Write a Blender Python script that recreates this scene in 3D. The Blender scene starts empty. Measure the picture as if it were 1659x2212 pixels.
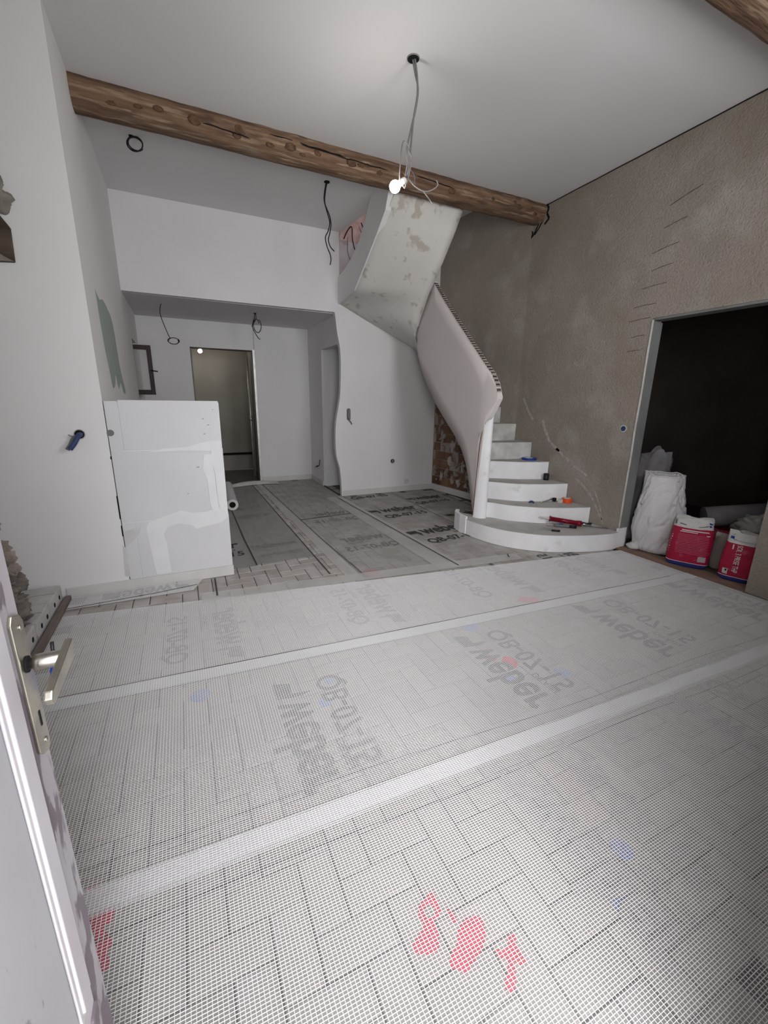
import bpy, bmesh, math, random
from mathutils import Vector, Matrix, noise as mn

random.seed(7)
S = bpy.context.scene
C = S.collection
PI = math.pi

# ------------------------------------------------------------------ camera
cam_d = bpy.data.cameras.new('camera')
cam = bpy.data.objects.new('camera', cam_d)
C.objects.link(cam)
S.camera = cam
cam_d.sensor_fit = 'HORIZONTAL'
cam_d.sensor_width = 36.0
cam_d.lens = 904.16 * 36.0 / 1659.0
cam_d.clip_start = 0.02
RIGHT = Vector((0.90501474, -0.42515668, 0.01378827))
DOWN = Vector((-0.09739424, -0.23865452, -0.96620825))
FWD = Vector((0.41408052, 0.87308981, -0.25739367))
m = Matrix.Identity(4)
for i in range(3):
    m[i][0], m[i][1], m[i][2] = RIGHT[i], -DOWN[i], -FWD[i]
m[2][3] = 1.40
cam.matrix_world = m

# ------------------------------------------------------------------ world, lamps, exposure
W = bpy.data.worlds.new('sky')
S.world = W
W.use_nodes = True
bg = W.node_tree.nodes['Background']
bg.inputs['Color'].default_value = (0.86, 0.93, 1.0, 1)
bg.inputs['Strength'].default_value = 0.6


def area(name, loc, target, sx, sy, power, col=(1, 1, 1), spread=180):
    d = bpy.data.lights.new(name, 'AREA')
    d.shape = 'RECTANGLE'
    d.size, d.size_y, d.energy, d.color = sx, sy, power, col
    d.spread = math.radians(spread)
    o = bpy.data.objects.new(name, d)
    C.objects.link(o)
    o.location = loc
    o.rotation_euler = (Vector(target) - Vector(loc)).to_track_quat('-Z', 'Y').to_euler()
    return o


# daylight through the open entrance door behind the camera, an added fill lamp in the front wall, and the upstairs window
area('daylight_entrance', (-0.65, -1.0, 1.75), (1.0, 2.4, 0.7), 3.0, 2.5, 215, (1.0, 0.985, 1.0))
area('fill_front', (2.3, -0.25, 2.2), (1.2, 4.0, 2.6), 1.0, 0.9, 30, (0.98, 0.99, 1.0), 150)
area('daylight_upstairs', (2.6, 4.6, 5.6), (2.5, 5.6, 3.0), 1.0, 0.8, 12, (1.0, 0.98, 0.97))

S.view_settings.view_transform = 'Standard'
S.view_settings.look = 'None'
S.view_settings.gamma = 1.0
S.view_settings.use_curve_mapping = False
S.view_settings.exposure = 0.62
S.cycles.max_bounces = 7
S.cycles.diffuse_bounces = 5
S.cycles.glossy_bounces = 3
S.cycles.transparent_max_bounces = 14
S.cycles.sample_clamp_indirect = 4.0
S.cycles.use_denoising = True
S.cycles.use_adaptive_sampling = True
S.cycles.adaptive_threshold = 0.02
S.cycles.caustics_reflective = False
S.cycles.caustics_refractive = False

# ------------------------------------------------------------------ materials
MATS = {}


def mat(name, col, col2=None, scale=6.0, rough=0.85, bump=0.0, bscale=60.0, metal=0.0, stretch=(1, 1, 1),
        lo=0.35, hi=0.65, detail=6.0, island=0.0, spec=0.3):
    if name in MATS:
        return MATS[name]
    M = bpy.data.materials.new(name)
    M.use_nodes = True
    nt = M.node_tree
    b = nt.nodes['Principled BSDF']
    b.inputs['Roughness'].default_value = rough
    b.inputs['Metallic'].default_value = metal
    b.inputs['Specular IOR Level'].default_value = spec
    b.inputs['Base Color'].default_value = (*col, 1)
    tc = nt.nodes.new('ShaderNodeTexCoord')
    mp = nt.nodes.new('ShaderNodeMapping')
    mp.inputs['Scale'].default_value = stretch
    nt.links.new(tc.outputs['Object'], mp.inputs['Vector'])
    out = None
    if col2 is not None:
        n = nt.nodes.new('ShaderNodeTexNoise')
        n.inputs['Scale'].default_value = scale
        n.inputs['Detail'].default_value = detail
        r = nt.nodes.new('ShaderNodeMapRange')
        r.inputs['From Min'].default_value = lo
        r.inputs['From Max'].default_value = hi
        mx = nt.nodes.new('ShaderNodeMix')
        mx.data_type = 'RGBA'
        mx.inputs['A'].default_value = (*col, 1)
        mx.inputs['B'].default_value = (*col2, 1)
        nt.links.new(mp.outputs[0], n.inputs['Vector'])
        nt.links.new(n.outputs['Fac'], r.inputs['Value'])
        nt.links.new(r.outputs[0], mx.inputs['Factor'])
        out = mx.outputs['Result']
        nt.links.new(out, b.inputs['Base Color'])
    if island and out is not None:
        g = nt.nodes.new('ShaderNodeNewGeometry')
        oi = nt.nodes.new('ShaderNodeObjectInfo')
        ad = nt.nodes.new('ShaderNodeMath')
        ad.operation = 'ADD'
        nt.links.new(g.outputs['Random Per Island'], ad.inputs[0])
        nt.links.new(oi.outputs['Random'], ad.inputs[1])
        fr = nt.nodes.new('ShaderNodeMath')
        fr.operation = 'FRACT'
        nt.links.new(ad.outputs[0], fr.inputs[0])
        mr = nt.nodes.new('ShaderNodeMapRange')
        mr.inputs['To Min'].default_value = 1 - island
        mr.inputs['To Max'].default_value = 1 + island
        nt.links.new(fr.outputs[0], mr.inputs['Value'])
        hs = nt.nodes.new('ShaderNodeHueSaturation')
        nt.links.new(out, hs.inputs['Color'])
        nt.links.new(mr.outputs[0], hs.inputs['Value'])
        nt.links.new(hs.outputs[0], b.inputs['Base Color'])
    if bump:
        n2 = nt.nodes.new('ShaderNodeTexNoise')
        n2.inputs['Scale'].default_value = bscale
        n2.inputs['Detail'].default_value = 5
        bp = nt.nodes.new('ShaderNodeBump')
        bp.inputs['Strength'].default_value = bump
        bp.inputs['Distance'].default_value = 0.01
        nt.links.new(mp.outputs[0], n2.inputs['Vector'])
        nt.links.new(n2.outputs['Fac'], bp.inputs['Height'])
        nt.links.new(bp.outputs[0], b.inputs['Normal'])
    MATS[name] = M
    return M


def layer(M, col, scale, lo, hi, stretch=(1, 1, 1), offset=(0, 0, 0), detail=5.0, amount=1.0):
    """lay a patchy second pigment over the base colour of a material"""
    nt = M.node_tree
    b = nt.nodes['Principled BSDF']
    tc = nt.nodes.new('ShaderNodeTexCoord')
    mp = nt.nodes.new('ShaderNodeMapping')
    mp.inputs['Scale'].default_value = stretch
    mp.inputs['Location'].default_value = offset
    n = nt.nodes.new('ShaderNodeTexNoise')
    n.inputs['Scale'].default_value = scale
    n.inputs['Detail'].default_value = detail
    r = nt.nodes.new('ShaderNodeMapRange')
    r.inputs['From Min'].default_value = lo
    r.inputs['From Max'].default_value = hi
    r.inputs['To Max'].default_value = amount
    mx = nt.nodes.new('ShaderNodeMix')
    mx.data_type = 'RGBA'
    mx.inputs['B'].default_value = (*col, 1)
    nt.links.new(tc.outputs['Object'], mp.inputs['Vector'])
    nt.links.new(mp.outputs[0], n.inputs['Vector'])
    nt.links.new(n.outputs['Fac'], r.inputs['Value'])
    nt.links.new(r.outputs[0], mx.inputs['Factor'])
    L = b.inputs['Base Color'].links
    if L:
        src = L[0].from_socket
        nt.links.new(src, mx.inputs['A'])
    else:
        mx.inputs['A'].default_value = b.inputs['Base Color'].default_value
    nt.links.new(mx.outputs['Result'], b.inputs['Base Color'])
    return M


def film_mat(name, col, opac):
    M = bpy.data.materials.new(name)
    M.use_nodes = True
    nt = M.node_tree
    nt.nodes.clear()
    o = nt.nodes.new('ShaderNodeOutputMaterial')
    mx = nt.nodes.new('ShaderNodeMixShader')
    t = nt.nodes.new('ShaderNodeBsdfTransparent')
    p = nt.nodes.new('ShaderNodeBsdfPrincipled')
    p.inputs['Base Color'].default_value = (*col, 1)
    p.inputs['Roughness'].default_value = 0.38
    tc = nt.nodes.new('ShaderNodeTexCoord')
    n = nt.nodes.new('ShaderNodeTexNoise')
    n.inputs['Scale'].default_value = 1.6
    n.inputs['Detail'].default_value = 6
    r = nt.nodes.new('ShaderNodeMapRange')
    r.inputs['From Min'].default_value = 0.3
    r.inputs['From Max'].default_value = 0.7
    r.inputs['To Min'].default_value = opac - 0.07
    r.inputs['To Max'].default_value = opac + 0.07
    nt.links.new(tc.outputs['Object'], n.inputs['Vector'])
    nt.links.new(n.outputs['Fac'], r.inputs['Value'])
    nt.links.new(r.outputs[0], mx.inputs['Fac'])
    nt.links.new(t.outputs[0], mx.inputs[1])
    nt.links.new(p.outputs[0], mx.inputs[2])
    nt.links.new(mx.outputs[0], o.inputs['Surface'])
    MATS[name] = M
    return M


def emit_mat(name, col, strength):
    M = bpy.data.materials.new(name)
    M.use_nodes = True
    b = M.node_tree.nodes['Principled BSDF']
    b.inputs['Emission Color'].default_value = (*col, 1)
    b.inputs['Emission Strength'].default_value = strength
    return M


WHITE = mat('white_plaster', (0.74, 0.735, 0.735), (0.70, 0.695, 0.695), 1.2, 0.9, 0.05, 220)
CEIL = mat('ceiling_paint', (0.70, 0.69, 0.695), (0.67, 0.66, 0.665), 1.0, 0.92, 0.04, 260)
LEFTW = mat('left_wall_plaster', (0.745, 0.735, 0.73), (0.71, 0.70, 0.695), 0.9, 0.9, 0.05, 220)
RENDER = mat('cement_render', (0.345, 0.30, 0.262), (0.285, 0.25, 0.215), 1.3, 0.95, 0.9, 70, detail=8)
layer(RENDER, (0.38, 0.345, 0.315), 3.0, 0.52, 0.72, offset=(3, 1, 2))
layer(RENDER, (0.45, 0.42, 0.39), 9.0, 0.66, 0.80, stretch=(1, .6, 1.4), offset=(9, 4, 2), amount=.5)
layer(RENDER, (0.20, 0.175, 0.15), 55.0, 0.54, 0.66, offset=(1, 2, 3), detail=3, amount=.35)
layer(RENDER, (0.48, 0.44, 0.40), 75.0, 0.60, 0.70, offset=(5, 2, 3), detail=3, amount=.35)
layer(RENDER, (0.245, 0.21, 0.165), 0.9, 0.50, 0.66, offset=(6, 3, 8), detail=4, amount=.6)
STAIRW = mat('stair_plaster', (0.87, 0.87, 0.885), (0.80, 0.80, 0.81), 5.0, 0.85, 0.15, 80)
layer(STAIRW, (0.50, 0.49, 0.48), 9.0, 0.64, 0.80, amount=.6)
TREAD = mat('tread_dust', (0.50, 0.485, 0.47), (0.42, 0.41, 0.40), 7.0, 0.95, 0.2, 90)
RISERG = mat('riser_grey', (0.42, 0.41, 0.39), (0.66, 0.65, 0.63), 6.0, 0.95, 0.25, 60)
SOFFIT = mat('soffit_plaster', (0.66, 0.645, 0.61), (0.62, 0.60, 0.57), 2.0, 0.92, 0.12, 70)
layer(SOFFIT, (0.42, 0.37, 0.31), 7.5, 0.585, 0.66, stretch=(1, 1, .8), offset=(1.3, 2.0, 0.7), amount=.75)
SPINE = mat('raw_plasterboard', (0.64, 0.595, 0.58), (0.60, 0.56, 0.545), 2.0, 0.95, 0.08, 150)
WOOD = mat('old_beam_wood', (0.205, 0.125, 0.078), (0.10, 0.058, 0.037), 16.0, 0.85, 0.8, 40, stretch=(0.16, 1.5, 1.5), lo=.36, hi=.64, detail=10)
layer(WOOD, (0.33, 0.235, 0.16), 22.0, 0.54, 0.66, stretch=(0.12, 1.6, 1.6), offset=(4, 2, 1), amount=.85)
layer(WOOD, (0.060, 0.034, 0.022), 7.0, 0.60, 0.70, stretch=(0.45, 1.6, 1.6), offset=(2, 7, 3), detail=6, amount=.85)
layer(WOOD, (0.26, 0.22, 0.19), 5.0, 0.60, 0.72, stretch=(0.5, 1.2, 1.2), offset=(7, 1, 3), detail=6, amount=.5)
KNOT = mat('beam_knot', (0.075, 0.042, 0.026), (0.15, 0.08, 0.045), 30, 0.8, 0.4, 60)
DARKWOOD = mat('lintel_wood', (0.045, 0.030, 0.022), (0.11, 0.08, 0.06), 5.0, 0.8, 0.5, 30, stretch=(.3, 2, 2))
STONE = mat('rubble_stone', (0.26, 0.235, 0.21), (0.15, 0.125, 0.105), 9.0, 0.95, 0.8, 40)
MORTAR = mat('rubble_mortar', (0.42, 0.35, 0.31), (0.30, 0.245, 0.215), 14.0, 0.95, 0.9, 50)
PAVER = mat('clay_paver', (0.42, 0.385, 0.36), (0.36, 0.325, 0.305), 6.0, 0.9, 0.3, 80, island=0.10)
layer(PAVER, (0.52, 0.505, 0.495), 5.0, 0.42, 0.68, amount=.7)
JOINT = mat('paver_joint', (0.11, 0.098, 0.09), (0.15, 0.138, 0.128), 20, 0.95)
FILM = film_mat('membrane_film', (0.56, 0.555, 0.55), 0.20)
FILM2 = film_mat('membrane_film_clear', (0.50, 0.495, 0.49), 0.22)
LAP = film_mat('lap_fleece', (0.72, 0.725, 0.735), 0.62)
LAP2 = film_mat('lap_fleece_rear', (0.80, 0.80, 0.79), 0.40)
FILMD = film_mat('membrane_film_dark', (0.36, 0.365, 0.365), 0.52)
FILMR = film_mat('membrane_film_rear', (0.52, 0.515, 0.505), 0.32)
WRAP = film_mat('plastic_wrap', (0.55, 0.53, 0.50), 0.60)
NET = mat('fibre_net', (0.80, 0.795, 0.80), None, rough=0.6)
INK = mat('print_ink', (0.045, 0.043, 0.042), None, rough=0.7)
INKB = mat('print_ink_reverse', (0.085, 0.08, 0.077), (0.14, 0.13, 0.125), 30, 0.7)
INKC = mat('print_ink_washed', (0.25, 0.24, 0.235), (0.33, 0.32, 0.31), 9, 0.7)  # paler ink stands in for bright light washing out the near print
EDGEL = mat('sheet_edge_line', (0.05, 0.048, 0.045), None, rough=0.7)
REDP = mat('red_marking_paint', (0.80, 0.03, 0.10), (0.62, 0.02, 0.08), 20, 0.7)
BLUEP = mat('blue_chalk', (0.20, 0.26, 0.55), (0.3, 0.34, 0.5), 20, 0.9)
BLOCK = mat('plaster_block', (0.63, 0.63, 0.645), (0.60, 0.60, 0.615), 2.0, 0.9, 0.04, 160)
FILLER = mat('joint_filler', (0.73, 0.73, 0.735), (0.69, 0.69, 0.70), 8.0, 0.9, 0.05, 120)
FILLGREY = mat('filler_damp', (0.52, 0.515, 0.52), (0.60, 0.60, 0.60), 12.0, 0.9)
BASEB = mat('baseboard_tile', (0.62, 0.605, 0.60), (0.56, 0.545, 0.54), 4.0, 0.6)
GREENP = mat('green_primer', (0.30, 0.36, 0.34), (0.36, 0.41, 0.385), 6, 0.9, stretch=(1, 3, .5))
BLACK = mat('black_cable', (0.012, 0.012, 0.013), None, rough=0.5)
GREYC = mat('grey_cable', (0.16, 0.155, 0.155), None, rough=0.5)
LGREYC = mat('pale_cable', (0.22, 0.21, 0.205), None, rough=0.5)
HOLE = mat('dark_hole', (0.008, 0.008, 0.008), None, rough=1)
BLUE = mat('blue_plastic', (0.012, 0.045, 0.30), None, rough=0.4)
BLUEC = mat('blue_conduit', (0.03, 0.05, 0.13), None, rough=0.45)
STEEL = mat('steel', (0.62, 0.60, 0.55), (0.48, 0.46, 0.42), 30, 0.32, metal=1.0)
STEELD = mat('dull_steel', (0.40, 0.39, 0.37), (0.55, 0.53, 0.5), 8, 0.45, metal=0.8)
BRASS = mat('worn_nickel', (0.66, 0.62, 0.52), (0.46, 0.43, 0.36), 22, 0.30, metal=1.0)
DOORP = mat('door_paint', (0.47, 0.47, 0.49), (0.43, 0.43, 0.455), 3.0, 0.55)
layer(DOORP, (0.22, 0.21, 0.23), 22.0, 0.66, 0.70, stretch=(1, 1.6, .55), offset=(1, 5, 2), amount=.8)
DOORE = mat('door_stile_worn', (0.46, 0.445, 0.465), (0.40, 0.36, 0.39), 3.0, 0.6)  # lilac tint is a reflection put into the colour; the layer below is smears
layer(DOORE, (0.16, 0.12, 0.15), 20.0, 0.505, 0.55, stretch=(1, 1.2, .42), offset=(3, 1, 6), amount=.85)
MOULD = mat('door_moulding', (0.58, 0.565, 0.585), (0.54, 0.50, 0.53), 4.0, 0.6)
WINW = mat('window_mahogany', (0.026, 0.006, 0.005), (0.016, 0.004, 0.0035), 10, 0.45, stretch=(1, 1, .3))
RED = mat('red_paper', (0.42, 0.012, 0.055), (0.36, 0.010, 0.045), 12, 0.5)
layer(RED, (0.50, 0.08, 0.16), 16, 0.58, 0.7, amount=.6)
PAPERW = mat('white_paper', (0.66, 0.65, 0.63), (0.56, 0.55, 0.53), 10, 0.8)
NAVY = mat('navy_band', (0.03, 0.04, 0.20), None, rough=0.6)
SACKW = mat('woven_sack', (0.70, 0.69, 0.70), (0.60, 0.585, 0.585), 6, 0.7, 0.25, 120, stretch=(1, 1, .4))
SACKG = mat('grey_sack', (0.24, 0.23, 0.235), (0.17, 0.165, 0.17), 6, 0.8, 0.3, 90)
BEIGE = mat('beige_bag', (0.38, 0.34, 0.30), (0.30, 0.265, 0.235), 8, 0.85)
CARD = mat('cardboard', (0.27, 0.18, 0.13), (0.19, 0.125, 0.095), 9, 0.9, stretch=(1, .3, 1))
ORANGE = mat('orange_tape', (0.75, 0.09, 0.025), None, rough=0.45)
MAROON = mat('maroon_metal', (0.20, 0.006, 0.022), None, rough=0.25)
BLACKP = mat('black_plastic', (0.014, 0.014, 0.015), None, rough=0.4)
JAMB = mat('jamb_cement', (0.22, 0.225, 0.22), (0.16, 0.165, 0.16), 5, 0.95, 0.4, 70, stretch=(1, 1, .5))
ARRIS = mat('jamb_arris', (0.56, 0.54, 0.52), (0.46, 0.43, 0.41), 12, 0.9)
DIMWALL = mat('dark_room_wall', (0.17, 0.143, 0.12), (0.145, 0.12, 0.10), 2, 0.95)  # wall tone lowered to stand in for the room being unlit
DIMWALL2 = mat('dark_room_wall_pale', (0.27, 0.245, 0.22), (0.24, 0.215, 0.19), 2, 0.95)
LAVEN = mat('stairwell_lavender', (0.50, 0.46, 0.50), (0.42, 0.37, 0.40), 4, 0.95)
layer(LAVEN, (0.36, 0.25, 0.23), 5, 0.56, 0.64, offset=(2, 3, 5), amount=.7)
PINKB = mat('stairwell_brick', (0.46, 0.27, 0.25), (0.55, 0.42, 0.41), 9, 0.95, 0.5, 50)
BRICK = mat('old_brick', (0.125, 0.060, 0.048), (0.165, 0.105, 0.058), 6, 0.95, 0.5, 60, island=0.35)
OLDPAINT = mat('old_paint', (0.42, 0.38, 0.36), (0.36, 0.31, 0.29), 12)
BRICKM = mat('brick_mortar', (0.34, 0.30, 0.27), (0.20, 0.165, 0.15), 9, 0.95, 0.6, 40)
HBLOCK = mat('hollow_block', (0.54, 0.525, 0.52), (0.44, 0.42, 0.415), 7, 0.95, 0.3, 70)
TIMBER = mat('timber_batten', (0.20, 0.165, 0.145), (0.14, 0.115, 0.10), 12, 0.9, stretch=(2, .3, 2))
BACKW = mat('back_room_wall', (0.30, 0.28, 0.255), (0.26, 0.245, 0.22), 2, 0.9)
GLOW = emit_mat('lit_bulb', (1.0, 0.93, 0.82), 60.0)
GLOW2 = emit_mat('lit_bulb_far', (1.0, 0.94, 0.84), 30.0)
SOCKET = mat('lamp_socket', (0.70, 0.68, 0.66), None, rough=0.5)
GLASS = film_mat('pane_glass', (0.42, 0.42, 0.41), 0.22)
CANW = mat('canister_plastic', (0.58, 0.58, 0.60), None, rough=0.5)


# ------------------------------------------------------------------ mesh helpers
class MB:
    def __init__(self):
        self.v, self.f, self.s = [], [], []

    def add(self, vs, fs, smooth=False):
        b = len(self.v)
        self.v += [tuple(p) for p in vs]
        for f in fs:
            self.f.append([i + b for i in f])
            self.s.append(smooth)
        return self

    def box(self, x0, x1, y0, y1, z0, z1):
        vs = [(x, y, z) for z in (z0, z1) for y in (y0, y1) for x in (x0, x1)]
        return self.add(vs, [(0, 2, 3, 1), (4, 5, 7, 6), (0, 1, 5, 4), (2, 6, 7, 3), (0, 4, 6, 2), (1, 3, 7, 5)])

    def obox(self, c, ux, uy, uz):
        c, ux, uy, uz = Vector(c), Vector(ux), Vector(uy), Vector(uz)
        vs = [c + ux * i + uy * j + uz * k for k in (-1, 1) for j in (-1, 1) for i in (-1, 1)]
        return self.add(vs, [(0, 2, 3, 1), (4, 5, 7, 6), (0, 1, 5, 4), (2, 6, 7, 3), (0, 4, 6, 2), (1, 3, 7, 5)])

    def prism(self, poly, fa, fb, smooth_side=False):
        """poly: list of 2-D points; fa/fb map (u,v) to the two end faces"""
        n = len(poly)
        vs = [fa(*p) for p in poly] + [fb(*p) for p in poly]
        b = len(self.v)
        self.v += [tuple(p) for p in vs]
        self.f.append([b + i for i in range(n)])
        self.f.append([b + n + i for i in reversed(range(n))])
        self.s += [False, False]
        for i in range(n):
            j = (i + 1) % n
            self.f.append([b + i, b + n + i, b + n + j, b + j])
            self.s.append(smooth_side)
        return self

    def tube(self, pts, r, n=8, caps=True):
        pts = [Vector(p) for p in pts]
        rs = r if isinstance(r, (list, tuple)) else [r] * len(pts)
        rings = []
        up = Vector((0.13, 0.31, 0.94))
        for i, p in enumerate(pts):
            t = (pts[min(i + 1, len(pts) - 1)] - pts[max(i - 1, 0)])
            if t.length < 1e-9:
                t = Vector((0, 0, 1))
            t.normalize()
            a = up - t * up.dot(t)
            if a.length < 1e-3:
                a = Vector((1, 0, 0)) - t * t.x
            a.normalize()
            up = a
            c = t.cross(a)
            rings.append([p + (a * math.cos(2 * PI * k / n) + c * math.sin(2 * PI * k / n)) * rs[i] for k in range(n)])
        vs = [q for R in rings for q in R]
        fs = []
        for i in range(len(rings) - 1):
            for k in range(n):
                k2 = (k + 1) % n
                fs.append((i * n + k, i * n + k2, (i + 1) * n + k2, (i + 1) * n + k))
        self.add(vs, fs, True)
        if caps:
            b = len(self.v) - len(vs)
            self.f.append([b + k for k in reversed(range(n))])
            self.f.append([b + (len(rings) - 1) * n + k for k in range(n)])
            self.s += [False, False]
        return self

    def lathe(self, prof, c, n=20, axis='z', smooth=True):
        """prof: list of (r, h)"""
        c = Vector(c)
        vs = []
        for r, h in prof:
            for k in range(n):
                a = 2 * PI * k / n
                p = (r * math.cos(a), r * math.sin(a), h)
                if axis == 'x':
                    p = (h, r * math.cos(a), r * math.sin(a))
                if axis == 'y':
                    p = (r * math.sin(a), h, r * math.cos(a))
                vs.append(c + Vector(p))
        fs = []
        for i in range(len(prof) - 1):
            for k in range(n):
                k2 = (k + 1) % n
                fs.append((i * n + k, i * n + k2, (i + 1) * n + k2, (i + 1) * n + k))
        self.add(vs, fs, smooth)
        b = len(self.v) - len(vs)
        if prof[0][0] > 1e-6:
            self.f.append([b + k for k in reversed(range(n))])
            self.s.append(False)
        if prof[-1][0] > 1e-6:
            self.f.append([b + (len(prof) - 1) * n + k for k in range(n)])
            self.s.append(False)
        return self

    def grid(self, rows, smooth=True, close=False):
        nr, nc = len(rows), len(rows[0])
        vs = [p for R in rows for p in R]
        fs = []
        for i in range(nr - 1):
            for j in range(nc if close else nc - 1):
                j2 = (j + 1) % nc
                fs.append((i * nc + j, i * nc + j2, (i + 1) * nc + j2, (i + 1) * nc + j))
        return self.add(vs, fs, smooth)

    def sphere(self, c, r, nu=16, nv=10, sc=(1, 1, 1), disp=0.0, fr=3.0):
        c = Vector(c)
        rows = []
        for i in range(nv + 1):
            th = PI * i / nv
            row = []
            for k in range(nu):
                a = 2 * PI * k / nu
                d = Vector((math.sin(th) * math.cos(a), math.sin(th) * math.sin(a), math.cos(th)))
                rr = r * (1 + disp * mn.noise(d * fr + c * 7))
                row.append(c + Vector((d.x * sc[0], d.y * sc[1], d.z * sc[2])) * rr)
            rows.append(row)
        return self.grid(rows, True, True)

    def mesh(self, name, M, bevel=0.0):
        me = bpy.data.meshes.new(name)
        me.from_pydata(self.v, [], self.f)
        me.polygons.foreach_set('use_smooth', self.s)
        bm = bmesh.new()
        bm.from_mesh(me)
        ng = [f for f in bm.faces if len(f.verts) > 4]
        if ng:
            bmesh.ops.triangulate(bm, faces=ng, ngon_method='EAR_CLIP')
        bmesh.ops.recalc_face_normals(bm, faces=bm.faces)
        if bevel:
            es = [e for e in bm.edges if len(e.link_faces) == 2 and e.calc_face_angle(0) > 0.6]
            bmesh.ops.bevel(bm, geom=es, offset=bevel, segments=2, profile=0.6, affect='EDGES', clamp_overlap=True)
        bm.to_mesh(me)
        bm.free()
        me.materials.append(M)
        return me

    def build(self, name, M, parent=None, bevel=0.0, **props):
        o = bpy.data.objects.new(name, self.mesh(name, M, bevel))
        C.objects.link(o)
        if parent is not None:
            o.parent = parent
        for k, v in props.items():
            o[k] = v
        return o


def thing(name, label, cat, group=None):
    o = bpy.data.objects.new(name, None)
    o.empty_display_size = 0.05
    C.objects.link(o)
    o['label'] = label
    o['category'] = cat
    if group:
        o['group'] = group
    return o


def tag(o, label, cat, group=None):
    o['label'] = label
    o['category'] = cat
    if group:
        o['group'] = group
    return o


def struct(mb, name, M, bevel=0.0):
    return mb.build(name, M, None, bevel, kind='structure')


def link(name, me, parent, **props):
    o = bpy.data.objects.new(name, me)
    C.objects.link(o)
    o.parent = parent
    for k, v in props.items():
        o[k] = v
    return o


def smooth_path(pts, n=6):
    """Catmull-Rom through the points"""
    P = [Vector(p) for p in pts]
    out = []
    for i in range(len(P) - 1):
        p0, p1, p2, p3 = P[max(i - 1, 0)], P[i], P[i + 1], P[min(i + 2, len(P) - 1)]
        for k in range(n):
            t = k / n
            out.append(0.5 * ((2 * p1) + (p2 - p0) * t + (2 * p0 - 5 * p1 + 4 * p2 - p3) * t * t + (3 * p1 - p0 - 3 * p2 + p3) * t ** 3))
    out.append(P[-1])
    return out


def lerp_tab(tab, x):
    if x <= tab[0][0]:
        return tab[0][1]
    for (a, va), (b, vb) in zip(tab, tab[1:]):
        if x <= b:
            return va + (vb - va) * (x - a) / (b - a)
    return tab[-1][1]


XZ = lambda y: (lambda u, v: (u, y, v))
YZ = lambda x: (lambda u, v: (x, u, v))
XY = lambda z: (lambda u, v: (u, v, z))

CZ = 3.49          # main ceiling height
XR = 3.82          # right wall face
YC = 3.42          # left front wall face
YB = 5.82          # upper back wall / wall under the stairs
YA = 7.39          # alcove back wall

# ------------------------------------------------------------------ structure
floor = struct(MB().box(-1.7, 7.2, -0.9, 9.4, -0.14, -0.016), 'floor', JOINT)

cm = MB()
cm.box(-1.7, 4.1, -0.6, 4.30, CZ, CZ + 0.30)
cm.prism([(-0.7, 4.30), (2.23, 4.30), (2.165, 4.99), (2.075, 5.88), (-0.7, 5.88)], XY(CZ), XY(CZ + 0.30))
ceiling = struct(cm, 'ceiling', CEIL)
struct(MB().box(2.80, 4.0, 4.30, 5.9, 3.80, 3.92), 'ceiling_stairwell', CEIL)
struct(MB().box(-0.6, 2.04, 5.90, 7.5, 2.53, 2.62), 'ceiling_alcove', CEIL)

# left wall: everything left of X=-0.475 behind Y=3.42, with the window recess
wl = MB()
wl.box(-1.7, -0.475, YC, 6.40, 0, CZ)
wl.box(-1.7, -0.475, 6.40, 7.02, 0, 1.20)
wl.box(-1.7, -0.475, 6.40, 7.02, 2.11, CZ)
wl.box(-1.7, -0.475, 7.02, 7.6, 0, CZ)
wl.box(-1.7, -0.90, 6.40, 7.02, 1.20, 2.11)
wall_left = struct(wl, 'wall_left', LEFTW)
struct(MB().box(-1.7, -1.40, -0.6, YC, 0, CZ), 'wall_left_front', LEFTW)

# front wall behind the camera: door opening and an unseen opening added for the fill lamp
wf = MB()
wf.box(-1.7, -0.30, -0.30, 0.10, 0, CZ)
wf.box(-0.30, 0.74, -0.30, 0.10, 2.30, CZ)
wf.box(0.74, 1.75, -0.30, 0.10, 0, CZ)
wf.box(1.75, 2.85, -0.30, 0.10, 0, 1.70)
wf.box(1.75, 2.85, -0.30, 0.10, 2.70, CZ)
wf.box(2.85, 4.1, -0.30, 0.10, 0, CZ)
struct(wf, 'wall_front', WHITE)

# right wall with the doorway to the dark room
wr = MB()
wr.box(XR, 3.95, 2.61, 4.20, 0, CZ)
wr.box(XR, 3.95, 1.50, 2.61, 2.13, CZ)
wr.box(XR, 3.95, -0.30, 1.50, 0, CZ)
wr.prism([(3.82, 4.20), (3.62, 5.82), (3.62, 5.9), (3.95, 5.9), (3.95, 4.20)], XY(0), XY(CZ))
wr.prism([(3.82, 3.4), (3.82, 4.20), (3.62, 5.82), (3.62, 5.9), (3.95, 5.9), (3.95, 3.4)], XY(CZ), XY(6.0))
wall_right = struct(wr, 'wall_right', RENDER)
jm = MB()
jm.box(3.828, 3.952, 2.598, 2.612, 0.0, 2.10)
jm.box(3.828, 3.952, 1.499, 2.612, 2.112, 2.132)
jm.build('jamb_lining', JAMB, wall_right)
ar = MB()
ar.tube(smooth_path([(3.822 + .003 * mn.noise(Vector((k, 1, 2))), 2.604 + .006 * mn.noise(Vector((k * .9, 5, 2))), .2 + k * .1915) for k in range(11)], 3), 0.010, 6)
ar.build('plaster_arris', ARRIS, wall_right)

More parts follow.
